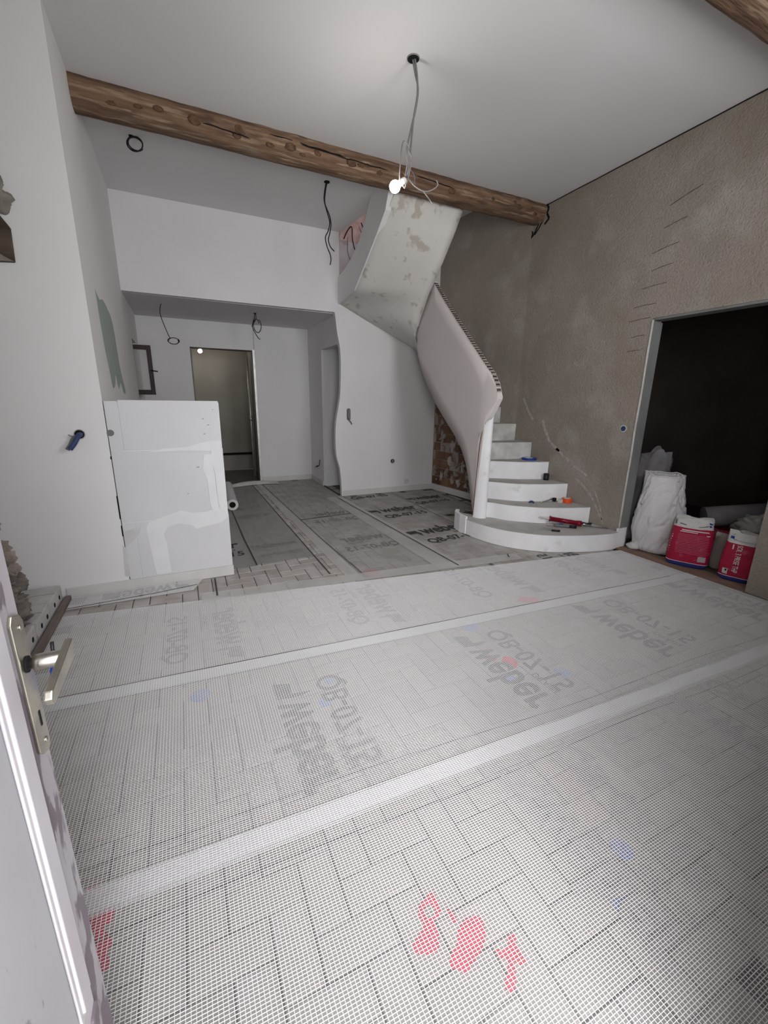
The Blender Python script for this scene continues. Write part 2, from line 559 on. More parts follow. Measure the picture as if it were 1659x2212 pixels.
# back wall with wavy free edge (under the stairs) and the bulkhead over the alcove
wave = [(1.978, 2.536), (1.992, 2.503), (2.015, 2.303), (2.058, 2.058), (2.062, 1.80), (2.050, 1.487), (2.020, 1.297), (1.984, 1.104),
        (1.971, 0.92), (1.970, 0.76), (1.976, 0.66), (1.990, 0.56), (2.029, 0.42), (2.048, 0.227), (2.059, 0.0)]
wv = smooth_path([(a, 0, b) for a, b in wave], 4)
wv = [(p.x, p.z) for p in wv]
poly = [(3.66, 0.0), (3.66, 6.0), (2.05, 6.0), (2.05, CZ), (-0.475, CZ), (-0.475, 2.53)] + wv
wall_back = struct(MB().prism(poly, XZ(YB), XZ(YB + 0.075)), 'wall_back', WHITE)
# patches of older finishes on the stairwell part of that wall
MB().prism([(2.06, 3.40), (2.75, 3.40), (2.75, 3.80), (2.06, 3.80)], XZ(YB - 0.006), XZ(YB)).build('brick_patch', PINKB, wall_back)
MB().prism([(2.06, 2.80), (2.75, 2.80), (2.75, 3.41), (2.06, 3.41)], XZ(YB - 0.004), XZ(YB)).build('lavender_plaster', LAVEN, wall_back)
MB().box(2.3, 2.75, YB - 0.03, YB, 3.79, 3.83).build('ledge_board', DARKWOOD, wall_back)

# alcove
wb = MB()
wb.box(-0.7, 0.22, YA, YA + 0.08, 0, 2.6)
wb.box(0.22, 1.13, YA, YA + 0.08, 2.14, 2.6)
wb.box(1.13, 2.3, YA, YA + 0.08, 0, 2.6)
wall_alc = struct(wb, 'wall_alcove_back', WHITE)
wq = MB()
wq.box(2.04, 2.13, 6.65, YA, 0, 2.6)
wq.box(2.04, 2.13, YB + 0.075, 6.65, 2.145, 2.6)
struct(wq, 'wall_alcove_right', WHITE)
cl = MB()
cl.box(2.13, 3.3, 6.65, 6.75, 0, 2.6)
cl.box(3.3, 3.4, YB + 0.075, 6.75, 0, 2.6)
cl.box(2.13, 3.4, YB + 0.075, 6.75, 2.56, 2.66)
struct(cl, 'wall_closet', WHITE)
# room behind the back door
br = MB()
br.box(-0.5, 1.6, 8.92, 9.0, 0, 2.7)
br.box(1.24, 1.34, YA + 0.08, 8.95, 0, 2.7)
br.box(-0.5, -0.4, YA + 0.08, 8.95, 0, 2.7)
br.box(-0.5, 1.4, YA + 0.08, 8.95, 2.55, 2.7)
struct(br, 'wall_back_room', BACKW)
struct(MB().box(-0.4, 1.24, 8.90, 8.925, 0.30, 0.345), 'trim_2', HOLE)
# dark room on the right
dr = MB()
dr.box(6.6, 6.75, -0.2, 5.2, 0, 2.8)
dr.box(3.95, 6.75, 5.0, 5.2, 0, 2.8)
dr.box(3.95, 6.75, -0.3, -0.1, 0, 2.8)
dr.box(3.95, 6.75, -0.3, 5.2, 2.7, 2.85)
struct(dr, 'wall_dark_room', DIMWALL)
struct(MB().box(5.2, 6.6, 1.0, 2.02, 0, 2.7), 'wall_dark_recess', DIMWALL2)
struct(MB().box(4.0, 6.6, -0.1, 5.0, -0.016, -0.006), 'floor_dark_room', DIMWALL)
# storey above the stairwell
up = MB()
up.box(1.9, 4.05, 3.3, 3.4, CZ + 0.3, 6.1)
up.box(1.85, 1.98, 3.3, 5.9, CZ + 0.3, 6.1)
up.box(1.85, 4.05, 3.3, 6.0, 6.0, 6.1)
struct(up, 'wall_upstairs', WHITE)

# baseboards
struct(MB().box(-0.862, 0.262, YC - 0.014, YC, 0.0, 0.082), 'baseboard_left', BASEB, 0.003)
struct(MB().box(2.075, 3.615, YB - 0.012, YB, 0.0, 0.085), 'baseboard_back', BASEB, 0.003)
struct(MB().box(1.16, 2.04, YA - 0.012, YA, 0.0, 0.085), 'baseboard_alcove', BASEB, 0.003)
struct(MB().box(2.028, 2.04, 6.67, YA - 0.012, 0.0, 0.085), 'baseboard_alcove_side', BASEB, 0.003)
struct(MB().prism([(3.612, 5.81), (3.74, 4.75), (3.755, 4.75), (3.63, 5.81)], XY(0), XY(0.095)), 'baseboard_stairs', BASEB)

# steel frame of the back doorway
door_2 = thing('door_2', 'steel frame of the doorway in the alcove back wall, no leaf', 'door frame')
del door_2['category'], door_2['label']
door_2['kind'] = 'structure'
MB().box(1.118, 1.150, YA - 0.025, YA + 0.09, 0, 2.155).build('frame_post', STEELD, door_2)
MB().box(0.205, 0.222, YA - 0.006, YA + 0.085, 0, 2.15).build('frame_post', JAMB, door_2)
MB().box(0.205, 1.150, YA - 0.008, YA + 0.085, 2.132, 2.146).build('frame_head', DARKWOOD, door_2)
MB().box(1.095, 1.116, YA + 0.0, YA + 0.05, 0.02, 2.13).build('frame_stop', BLACKP, door_2)
MB().box(1.148, 1.153, YA - 0.004, YA, 2.15, 2.50).build('board_edge', GREYC, door_2)

# window in the left wall: open mahogany casement
win = bpy.data.objects.new('window_1', None)
C.objects.link(win)
win['kind'] = 'structure'
sx0, sx1, sz0, sz1, sy = -0.86, -0.285, 1.432, 2.045, 6.50
MB().box(sx1 - 0.052, sx1, sy, sy + 0.04, sz0, sz1).build('sash_stile', WINW, win, 0.004)
MB().box(sx0, sx0 + 0.052, sy, sy + 0.04, sz0, sz1).build('sash_stile', WINW, win, 0.004)
MB().box(sx0 + .052, sx1 - .052, sy, sy + 0.04, sz1 - 0.055, sz1).build('sash_rail', WINW, win, 0.004)
MB().box(sx0 + .052, sx1 - .052, sy, sy + 0.04, sz0, sz0 + 0.06).build('sash_rail', WINW, win, 0.004)
MB().box(sx0 + .045, sx1 - .045, sy + 0.016, sy + 0.022, sz0 + .05, sz1 - .05).build('window_pane', GLASS, win)
MB().tube([(sx1 - .02, sy - .004, 1.735), (sx1 - .02, sy - .03, 1.735), (sx1 + .055, sy - .035, 1.725)], 0.008, 8).build('window_handle', BLACKP, win)
MB().box(-0.90, -0.88, 6.41, 7.01, 1.21, 2.10).build('shutter_board', DARKWOOD, win)

# ------------------------------------------------------------------ floor pavers (herringbone)
U = 0.105


def paver_mesh(horizontal):
    g = 0.0027
    w, h = (2 * U, U) if horizontal else (U, 2 * U)
    mb = MB()
    t = 0.004
    mb.prism([(g, g), (w - g, g), (w - g, h - g), (g, h - g)], XY(-0.016), XY(-0.006))
    mb.add([(g, g, -.006), (w - g, g, -.006), (w - g, h - g, -.006), (g, h - g, -.006),
            (g + t, g + t, -.0035), (w - g - t, g + t, -.0035), (w - g - t, h - g - t, -.0035), (g + t, h - g - t, -.0035)],
           [(0, 1, 5, 4), (1, 2, 6, 5), (2, 3, 7, 6), (3, 0, 4, 7), (4, 5, 6, 7)])
    return mb


pm_h, pm_v = paver_mesh(True), paver_mesh(False)
me_h, me_v = pm_h.mesh('paver', PAVER), pm_v.mesh('paver', PAVER)
tiles = []
ox, oy = 0.399 - 12 * U, 0.898 - 8 * U
for a in range(0, 50):
    for b in range(0, 72):
        k = (a - b) % 4
        if k in (0, 3):
            x, y = ox + a * U, oy + b * U
            w, h = (2 * U, U) if k == 0 else (U, 2 * U)
            rs = [(-0.87, 3.83, .09, 3.44), (-0.49, 3.66, 3.40, 5.84), (-0.49, 2.2, 5.78, 7.42)]
            inr = lambda px_, py_: any(r[0] < px_ < r[1] and r[2] < py_ < r[3] for r in rs)
            ins = inr(x + .012, y + .012) and inr(x + w - .012, y + h - .012)
            if ins:
                tiles.append((x, y, k))


def seen(x, y):
    d = Vector((x + .08, y + .08, -1.40))
    z = d.dot(FWD)
    if z < 0.1:
        return False
    px, py = 904.16 * d.dot(RIGHT) / z, 904.16 * d.dot(DOWN) / z
    return abs(px) < 829 and py < 1106 and not (px < -829 + 210 and py > 250)


tiles.sort(key=lambda t: (not seen(t[0], t[1]), math.hypot(t[0], t[1])))
rest = MB()
for i, (x, y, k) in enumerate(tiles):
    if i < 300:
        o = link('paver', me_h if k == 0 else me_v, floor)
        o.location = (x, y, random.uniform(-.0006, .0006))
    else:
        src = pm_h if k == 0 else pm_v
        dz = random.uniform(-.0006, .0006)
        rest.add([(p[0] + x, p[1] + y, p[2] + dz) for p in src.v], src.f)
rest.build('paver_field', PAVER, floor, kind='stuff')
# red and blue paint marks left on the pavers
def blob(pts, M, name='paint_mark', z=-0.0032):
    P = smooth_path([(x, y, 0) for x, y in pts] + [(pts[0][0], pts[0][1], 0)], 4)[:-1]
    return MB().prism([(p.x, p.y) for p in P], XY(z), XY(z + 0.0008)).build(name, M, floor)


# ------------------------------------------------------------------ stairs
stairs = thing('staircase', 'white plastered winding staircase with curved bottom step along the cement wall', 'staircase')
TZ = [0.17, 0.34, 0.535, 0.737, 0.935, 1.14, 1.34, 1.54, 1.735, 1.93, 2.13, 2.33]
FR = [
    [(2.76, 3.86), (2.70, 3.78), (2.675, 3.62), (2.70, 3.36), (2.775, 3.12), (2.90, 2.94), (3.09, 2.78), (3.43, 2.64), (3.70, 2.585), (3.862, 2.60)],
    [(2.93, 3.56), (2.985, 3.50), (3.067, 3.35), (3.286, 3.154), (3.55, 3.03), (3.815, 2.95)],
    [(2.93, 3.76), (3.054, 3.70), (3.277, 3.467), (3.55, 3.345), (3.815, 3.275)],
    [(2.90, 3.98), (3.188, 3.88), (3.50, 3.68), (3.815, 3.58)],
    [(2.90, 4.10), (3.284, 3.99), (3.815, 3.88)],
    [(2.88, 4.22), (3.40, 4.20), (3.815, 4.18)],
    [(2.88, 4.34), (3.40, 4.42), (3.79, 4.46)],
    [(2.88, 4.46), (3.35, 4.68), (3.76, 4.80)],
    [(2.88, 4.62), (3.30, 4.95), (3.72, 5.20)],
    [(2.88, 4.72), (3.30, 5.00), (3.70, 5.32)],
    [(2.88, 4.84), (3.30, 5.30), (3.64, 5.70)],
    [(2.87, 4.95), (3.10, 5.40), (3.38, 5.815)],
    [(2.86, 5.02), (2.96, 5.40), (3.08, 5.815)],
]
SOFI = [(3.55, 0.0), (3.62, .17), (3.78, .70), (3.98, .97), (4.5, 1.37), (4.93, 1.88), (5.06, 2.14)]
lim = lambda x, y: 1.40 + (lerp_tab(SOFI, y * 2.80 / x) - 1.40) * x / 2.80
for k, z in enumerate(TZ[:12]):
    fr = [(p.x, p.y) for p in smooth_path([(a, b, 0) for a, b in FR[k]], 5)]
    nx = FR[k + 1]
    bk = [(p.x, p.y) for p in smooth_path([(a, b, 0) for a, b in nx], 5)]
    if k == 0:
        bk = [(a, b + .03) for a, b in bk if b + .03 > 3.0 or a > 3]
        bk[-1] = (3.815, bk[-1][1])
        fr = fr[:-1] + [(3.815, 2.605)] if fr[-1][0] < 3.9 else fr
    else:
        bk = [(a, b + .02) for a, b in bk]
    pl = fr + list(reversed(bk))
    if k >= 1:
        q = []
        for x, y in pl:
            while lim(x, y) > z - .04 and x < 3.35:
                x += .01
            q.append((x, y))
        pl = q
    zb = 0.0 if k < 2 else None
    mb = MB()
    n = len(pl)
    lo = []
    for (x, y) in pl:
        if zb is not None:
            lo.append(0.0)
        else:
            s = lim(x, y) + .02
            lo.append(max(0.0, min(z - 0.03, max(s, z - 0.30))))
    vs = [(x, y, l) for (x, y), l in zip(pl, lo)] + [(x, y, z - .004) for x, y in pl]
    b0 = len(mb.v)
    mb.v += vs
    mb.f.append([b0 + i for i in range(n)]); mb.s.append(False)
    mb.f.append([b0 + n + i for i in reversed(range(n))]); mb.s.append(False)
    for i in range(n):
        j = (i + 1) % n
        mb.f.append([b0 + i, b0 + n + i, b0 + n + j, b0 + j]); mb.s.append(False)
    st = mb.build('step', STAIRW if k < 4 else RISERG, stairs)
    MB().prism(pl, XY(z - .004), XY(z)).build('tread', TREAD, st)
# lip on the left end of the bottom step
MB().prism([(2.665, 3.56), (2.66, 3.66), (2.69, 3.80), (2.76, 3.88), (2.79, 3.85), (2.72, 3.77), (2.69, 3.66), (2.69, 3.56)], XY(0.0), XY(0.20)).build('step_curb', STAIRW, stairs)
# the first step runs past the door jamb
MB().prism([(3.80, 2.59), (3.90, 2.592), (3.935, 2.597), (3.935, 2.609), (3.80, 2.609)], XY(0.0), XY(0.205)).build('step_return', STAIRW, stairs)

# spine wall between the two flights (raw panel)
ZB = [(3.40, 1.43), (3.44, 1.34), (3.49, 1.25), (3.54, 1.19), (3.57, 0.62), (3.60, 0.17), (3.66, .33), (3.72, .52), (3.80, .73), (3.90, .88), (4.0, .985),
      (4.25, 1.18), (4.5, 1.382), (4.72, 1.61), (4.88, 1.81), (4.97, 1.96), (5.03, 2.08), (5.06, 2.16)]
ZT = [(3.40, 1.45), (3.44, 1.58), (3.50, 1.68), (3.60, 1.78), (3.74, 1.905), (4.14, 2.26), (4.40, 2.50), (4.66, 2.755), (4.76, 2.60), (4.86, 2.47), (4.96, 2.33), (5.03, 2.22), (5.06, 2.17)]


def spine_x(y):
    x = 2.80
    if y < 3.62:
        x += 0.045 * ((3.62 - y) / 0.22) ** 1.6
    if y > 4.90:
        x += 0.05 * (1 - math.sqrt(max(0, 1 - ((y - 4.90) / 0.165) ** 2)))
    return x


ys = [3.40, 3.415, 3.44, 3.465, 3.49, 3.52, 3.54, 3.57, 3.60, 3.63, 3.66, 3.72, 3.80, 3.90, 4.0, 4.12, 4.25, 4.38, 4.5, 4.6, 4.66, 4.72, 4.80, 4.88, 4.93, 4.97, 5.0, 5.03, 5.05, 5.06]
mb = MB()
NS = 6
for off, flip in ((0.0, False), (0.055, True)):
    rows = []
    for y in ys:
        a, b = lerp_tab(ZB, y), lerp_tab(ZT, y)
        rows.append([(spine_x(y) + off, y, a + (b - a) * t / NS) for t in range(NS + 1)])
    mb.grid(rows, True)
n = len(ys)
for t in (0, NS):
    for i in range(n - 1):
        a, b = i * (NS + 1) + t, (i + 1) * (NS + 1) + t
        o2 = n * (NS + 1)
        mb.f.append([a, b, b + o2, a + o2]); mb.s.append(False)
for i in (0, n - 1):
    for t in range(NS):
        a = i * (NS + 1) + t
        o2 = n * (NS + 1)
        mb.f.append([a, a + 1, a + 1 + o2, a + o2]); mb.s.append(False)
spine = mb.build('balustrade_panel', SPINE, stairs)
# open honeycomb core along the raw top edge
hc, hd = MB(), MB()
y = 3.42
while y < 4.64:
    x, z = spine_x(y), lerp_tab(ZT, y)
    z2 = lerp_tab(ZT, y + .03)
    d = Vector((0, .03, z2 - z)).normalized()
    nrm = Vector((0, -d.z, d.y))
    c = Vector((x + .022, y, z)) + nrm * .004
    hc.obox(c, (.024, 0, 0), d * .020, nrm * .003)
    hd.obox(c + nrm * .003 + Vector((-.004, 0, 0)), (.022, 0, 0), d * (.007 + .004 * random.random()), nrm * .0025)
    y += .036 * abs(d.y) + .003
hc.build('panel_edge', mat('panel_edge_paper', (0.42, 0.385, 0.36), (0.30, 0.26, 0.23), 30), stairs, kind='stuff')
hd.build('honeycomb_core', mat('core_brown', (0.05, 0.035, 0.028), None), stairs, kind='stuff')
# plastered newel at the foot of the spine
nw = []
prof = [(2.797, 3.61), (2.806, 3.575), (2.826, 3.54), (2.85, 3.517), (2.88, 3.508), (2.908, 3.52), (2.922, 3.55), (2.925, 3.62), (2.92, 3.68)]
pp = [(p.x, p.y) for p in smooth_path([(a, b, 0) for a, b in prof], 4)]
HT = [(2.795, 1.06), (2.806, 1.13), (2.826, 1.20), (2.85, 1.25), (2.88, 1.31), (2.92, 1.37)]
rows = []
for j in range(9):
    rows.append([(x, y_, .165 + (lerp_tab(HT, x) - .165) * j / 8) for x, y_ in pp])
rows.append([(2.865 + (x - 2.865) * .5, 3.62 + (y_ - 3.62) * .5, lerp_tab(HT, x)) for x, y_ in pp])
MB().grid(rows, True).build('newel', STAIRW, stairs)
# torn brown edge between newel and panel
MB().tube(smooth_path([(2.795, 3.61, .19), (2.796, 3.60, .45), (2.797, 3.59, .75), (2.80, 3.575, 1.0), (2.822, 3.54, 1.2), (2.845, 3.50, 1.29), (2.85, 3.455, 1.36)], 5), 0.005, 6).build('torn_edge', BRICK, stairs)

# soffit
PI_ = [(2.86, 3.62, .10), (2.86, 4.0, .93), (2.86, 4.5, 1.34), (2.86, 4.93, 1.86), (2.84, 5.07, 2.12), (2.82, 5.062, 2.155), (2.80, 5.035, 2.22), (2.79, 4.96, 2.33), (2.785, 4.86, 2.47), (2.785, 4.70, 2.64), (2.80, 4.46, 2.90), (2.84, 4.30, 3.16), (2.895, 4.25, 3.365), (2.93, 4.32, 3.50)]
PO_ = [(3.80, 2.95, .05), (3.80, 3.6, .55), (3.76, 4.4, 1.15), (3.68, 5.2, 1.75), (3.62, 5.81, 2.02), (3.22, 5.815, 2.139), (2.85, 5.815, 2.30), (2.42, 5.815, 2.48), (2.055, 5.815, 2.64), (2.05, 5.22, 2.683), (2.05, 4.90, 2.88), (2.05, 4.57, 3.09), (2.06, 4.36, 3.25), (2.10, 4.27, 3.37), (2.14, 4.36, 3.50)]
rows = []
for a, b in list(zip(PI_, PO_))[4:]:
    a, b = Vector(a), Vector(b)
    rows.append([a + (b - a) * t / 10 for t in range(11)])
top = [[p + Vector((0, 0, .10)) for p in r] for r in rows]
mb = MB()
fine = []
for i in range(len(rows) - 1):
    for s in range(4):
        fine.append([rows[i][j] + (rows[i + 1][j] - rows[i][j]) * s / 4 for j in range(11)])
fine.append(rows[-1])
mb.grid(fine, True)
mb.grid([[p + Vector((0, .02, .07)) for p in r] for r in fine], True)
nr = len(fine)
for j in (0, 10):
    for i in range(nr - 1):
        a, b = i * 11 + j, (i + 1) * 11 + j
        mb.f.append([a, b, b + nr * 11, a + nr * 11]); mb.s.append(False)
mb.build('soffit', SOFFIT, stairs)
# side cheek of the upper flight
CHB = [(4.28, 3.40), (4.36, 3.24), (4.57, 3.09), (4.90, 2.88), (5.22, 2.683), (5.82, 2.64)]
CHT = [(4.28, 3.78), (4.35, 3.76), (4.62, 3.60), (4.90, 3.31), (5.06, 3.17), (5.336, 3.05), (5.6, 2.99), (5.82, 2.965)]
yy = sorted(set([a for a, _ in CHB] + [a for a, _ in CHT] + [4.4, 5.2, 5.45, 5.7]))
poly = [(y_, lerp_tab(CHB, y_)) for y_ in yy] + [(y_, lerp_tab(CHT, y_)) for y_ in reversed(yy)]
MB().prism(poly, YZ(2.035), YZ(2.095)).build('stair_cheek', WHITE, stairs)
# brick wall seen under the stairs: bricks as parts of the right wall
def brick_face(y, z):
    x = 3.62 + (5.82 - y) * 0.1235
    return x


n_b = 0
rowh = 0.135
bm_list = []
for r in range(10):
    z0 = 0.10 + r * rowh
    y0 = 4.55 + (0.11 if r % 2 else 0.0)
    while y0 < 5.72:
        L = random.choice((0.22, 0.22, 0.20))
        y1 = min(y0 + L, 5.79)
        if random.random() < 0.9:
            d = random.uniform(0.006, 0.016)
            MB().prism([(y0 + .006, z0 + .006), (y1 - .006, z0 + .006), (y1 - .006, z0 + rowh - .006), (y0 + .006, z0 + rowh - .006)],
                       lambda u, v: (brick_face(u, v) - d, u, v), lambda u, v: (brick_face(u, v) + .01, u, v)).build('brick', BRICK, wall_right)
        y0 = y1
# patches of old mortar and paint stuck over them
for i in range(46):
    cy_, cz_ = random.uniform(4.75, 5.76), random.uniform(0.12, 1.38)
    rr = random.uniform(.015, .05)
    q = random.uniform(.6, 2.2)
    pts = []
    for a in range(14):
        k = 1 + 1.5 * mn.noise(Vector((i * 3.1, a * 1.9, 1)))
        pts.append((min(cy_ + rr * max(.25, k) * math.cos(a * PI / 7), 5.80), max(.10, cz_ + rr * q * max(.25, k) * math.sin(a * PI / 7))))
    d_ = .018 + .0004 * i
    MB().prism(pts, lambda u, v: (brick_face(u, v) - d_, u, v), lambda u, v: (brick_face(u, v), u, v)).build('mortar_patch', BRICKM if i % 4 else OLDPAINT, wall_right)

# marks on the cement wall: chased slots, cracks round the beam end
CRK = mat('crack_dark', (0.07, 0.06, 0.05), (0.14, 0.12, 0.10), 25, 0.95)


def wall_groove(pts, w=0.010, name='slot', M=HOLE):
    P = [Vector((XR - .001, y, z)) for y, z in pts]
    mb = MB()
    for a, b in zip(P, P[1:]):
        d = (b - a).normalized()
        nrm = Vector((0, -d.z, d.y))
        mb.obox((a + b) / 2, (.0015, 0, 0), (b - a) / 2, nrm * (w / 2))
    return mb.build(name, M, wall_right)


for (y0, z0, y1, z1) in [(2.62, 2.99, 2.38, 3.05), (2.64, 2.83, 2.46, 2.86), (2.71, 2.66, 2.49, 2.69), (2.69, 2.52, 2.52, 2.54),
                         (2.75, 2.39, 2.54, 2.40), (2.80, 2.245, 2.60, 2.25), (2.83, 2.13, 2.63, 2.14), (2.79, 1.99, 2.66, 2.00), (2.80, 1.87, 2.68, 1.875)]:
    wall_groove([(y0, z0), ((y0 + y1) / 2, (z0 + z1) / 2 + .004), (y1, z1)], 0.005, 'slot', CRK)
wall_groove([(4.02, 3.49), (3.99, 3.44), (4.01, 3.40), (3.97, 3.34), (4.03, 3.30)], 0.022, 'crack')
wall_groove([(4.12, 3.33), (4.18, 3.25), (4.22, 3.22), (4.20, 3.27), (4.25, 3.30)], 0.018, 'crack')
wall_groove([(4.05, 3.36), (4.12, 3.28), (4.17, 3.24)], 0.016, 'crack')
wall_groove([(1.2 + .2 * i, CZ - .008 + .006 * mn.noise(Vector((i * 1.7, 0, 0)))) for i in range(15)], 0.008, 'crack')
# light dust streaks by the steps
for i, (pts, w) in enumerate([([(3.2, .62), (2.98, .47), (2.85, .30), (2.78, .2)], .022), ([(3.5, .9), (3.25, .75), (3.05, .66)], .03), ([(4.1, 1.45), (3.98, 1.28), (3.9, 1.2)], .03),
                              ([(2.98, .58), (2.86, .40), (2.80, .24)], .016), ([(3.75, 1.2), (3.62, .98), (3.45, .88)], .035)]):
    P = smooth_path([(0, a, b) for a, b in pts], 4)
    wall_groove([(p.y, p.z) for p in P], w, 'dust_streak', mat('dust', (0.46, 0.43, 0.40), (0.32, 0.295, 0.27), 26, 0.95))
# socket hole with blue box in the cement wall
MB().lathe([(0.034, -.004), (0.034, .0)], (XR, 2.719, 1.171), 18, 'x').build('plaster_ring', ARRIS, wall_right)
MB().lathe([(0.024, -.007), (0.024, .0)], (XR, 2.719, 1.171), 18, 'x').build('socket_hole', BLUEC, wall_right)

# ------------------------------------------------------------------ beams
def make_beam(name, sec, x0, x1, label, seed):
    rows = []
    N = 220
    for i in range(N + 1):
        x = x0 + (x1 - x0) * i / N
        row = []
        for k, (y, z) in enumerate(sec):
            d = mn.noise(Vector((x * 1.6 + seed, k * .8, seed))) * .014 + mn.noise(Vector((x * 7, k * 1.7, seed + 3))) * .010 + mn.noise(Vector((x * 19, k * 2.3, seed + 8))) * .004
            row.append((x, y + d, min(z + d * .8, CZ + .02)))
        rows.append(row)
    mb = MB()
    mb.grid(rows, True, True)
    o = mb.build(name, WOOD)
    tag(o, label, 'beam')
    return o


sec1 = [(4.035, 3.52), (4.03, 3.44), (4.035, 3.385), (4.055, 3.345), (4.10, 3.325), (4.16, 3.325), (4.22, 3.345), (4.25, 3.39), (4.26, 3.52)]
beam1 = make_beam('ceiling_beam', sec1, -0.478, 3.83, 'rough brown log beam crossing the whole white ceiling above the lit bulb', 1.0)
sec2 = [(1.42, 3.52), (1.42, 3.42), (1.44, 3.35), (1.50, 3.305), (1.60, 3.29), (1.69, 3.295), (1.735, 3.33), (1.75, 3.40), (1.76, 3.52)]
beam2 = make_beam('ceiling_beam', sec2, -1.45, 3.83, 'dark brown beam cut off by the top corner above the cement wall', 5.0)
for (x, z, r) in [(0.06, 3.43, .028), (0.30, 3.41, .034), (0.62, 3.43, .026), (0.60, 3.38, .022), (1.02, 3.40, .030), (1.55, 3.40, .030), (1.82, 3.38, .018), (2.05, 3.40, .026), (2.60, 3.39, .028), (3.10, 3.41, .022), (3.45, 3.40, .026), (3.62, 3.42, .024)]:
    MB().sphere((x, 4.036, z), r, 12, 8, (1.5, .35, 1), .25).build('knot', KNOT, beam1)
for i in range(16):
    x, z, r = random.uniform(-.3, 3.7), random.uniform(3.36, 3.46), random.uniform(.008, .017)
    MB().sphere((x, 4.034, z), r, 10, 6, (2.0, .35, .9), .35).build('knot', KNOT, beam1)
for (x0, x1, z) in [(0.85, 1.5, 3.445), (1.1, 1.9, 3.43), (2.2, 2.6, 3.43), (0.35, .7, 3.40)]:
    pts = [(x0 + (x1 - x0) * i / 10, 4.027, z - .02 * (i / 10) + .008 * mn.noise(Vector((i * .7, x0, 2)))) for i in range(11)]
    MB().tube(pts, [.001] + [.004] * 9 + [.001], 5).build('split', HOLE, beam1)

# ------------------------------------------------------------------ half wall of plaster blocks
hw = thing('half_wall', 'low white partition of plaster blocks with filled joints standing against the left wall', 'partition')
Y0, Y1 = YC, YC + 0.07
for (x0, x1, z0, z1) in [(-0.470, -0.392, 1.036, 1.372), (-0.389, 0.248, 1.038, 1.379), (-0.470, 0.181, 0.518, 1.031), (0.184, 0.255, 0.518, 1.031),
                         (-0.470, -0.390, 0.0, 0.512), (-0.387, 0.258, 0.0, 0.512)]:
    MB().box(x0, x1, Y0 + random.uniform(0, .003), Y1, z0, z1).build('plaster_block', BLOCK, hw, 0.003)


MB().box(-.468, .252, YC + .005, Y1 - .003, 0.001, 1.368).build('joint_core', FILLER, hw)


def smear(pts, M, y=YC - .0015):
    P = []
    for i, (a, b) in enumerate(pts):
        P.append((a + .006 * mn.noise(Vector((i * 2.1, a * 5, 0))), b + .006 * mn.noise(Vector((i * 1.3, b * 5, 3)))))
    return MB().prism(P, XZ(y), XZ(YC + .004)).build('filler_patch', M, hw)


smear([(-.25, 1.02), (-.05, 1.025), (.10, 1.02), (.17, 1.015), (.17, .95), (.185, .85), (.19, .62), (.205, .53), (.25, .53), (.252, .80), (.246, 1.03), (.246, 1.085), (.18, 1.09), (.10, 1.075), (0, 1.05), (-.15, 1.04)], FILLER)
smear([(.12, .99), (.175, .99), (.18, .80), (.19, .55), (.15, .53), (.13, .62), (.125, .80), (.10, .88)], FILLER, YC - .0012)
smear([(-.30, .505), (-.20, .535), (-.08, .575), (.0, .55), (.09, .545), (.18, .57), (.252, .575), (.256, .50), (.20, .45), (.10, .435), (0.02, .42), (-.02, .455), (-.10, .475), (-.18, .46), (-.215, .40), (-.20, .33), (-.195, .09), (-.295, .09), (-.31, .3), (-.32, .46)], FILLER, YC - .002)
smear([(-.47, .45), (-.385, .47), (-.345, .49), (-.37, .42), (-.41, .38), (-.465, .34)], FILLGREY, YC - .0012)
smear([(-.487, .35), (-.465, .33), (-.466, .10), (-.50, .11), (-.495, .2)], FILLGREY, YC - .0012)
# hairline gaps between block wall and plaster edge
for z0, z1 in [(.42, .50), (.55, .72), (.98, 1.0)]:
    MB().box(-0.478, -0.4705, YC - .001, YC + .02, z0, z1).build('gap', HOLE, hw)
for (x, z, w) in [(.13, 1.25, .012), (.16, 1.205, .016), (.13, 1.14, .012), (.06, .895, .02), (-.02, .70, .008), (.205, 1.315, .006)]:
    MB().box(x, x + w, YC - .001, YC + .003, z, z + .004).build('scratch', GREYC, hw)
MB().lathe([(.022, -.002), (.022, .003)], (-.455, YC, 1.16), 14, 'y').build('socket_hole', GREYC, hw)

# green primer swatch on the left wall
pts = [(3.85, 2.14), (4.00, 2.10), (4.2, 2.13), (4.45, 2.09), (4.60, 2.03), (4.66, 1.87), (4.72, 1.65), (4.90, 1.45), (4.72, 1.44), (4.6, 1.52), (4.42, 1.47), (4.30, 1.58), (4.22, 1.50), (4.05, 1.47), (3.98, 1.60), (3.9, 1.8), (3.86, 2.0)]
pts = [(a + .02 * mn.noise(Vector((a * 9, b * 7, 0))), b) for a, b in [(p.y, p.z) for p in smooth_path([(0, a, b) for a, b in pts], 4)]]
MB().prism(pts, YZ(-0.4735), YZ(-0.476)).build('primer_swatch', GREENP, wall_left)

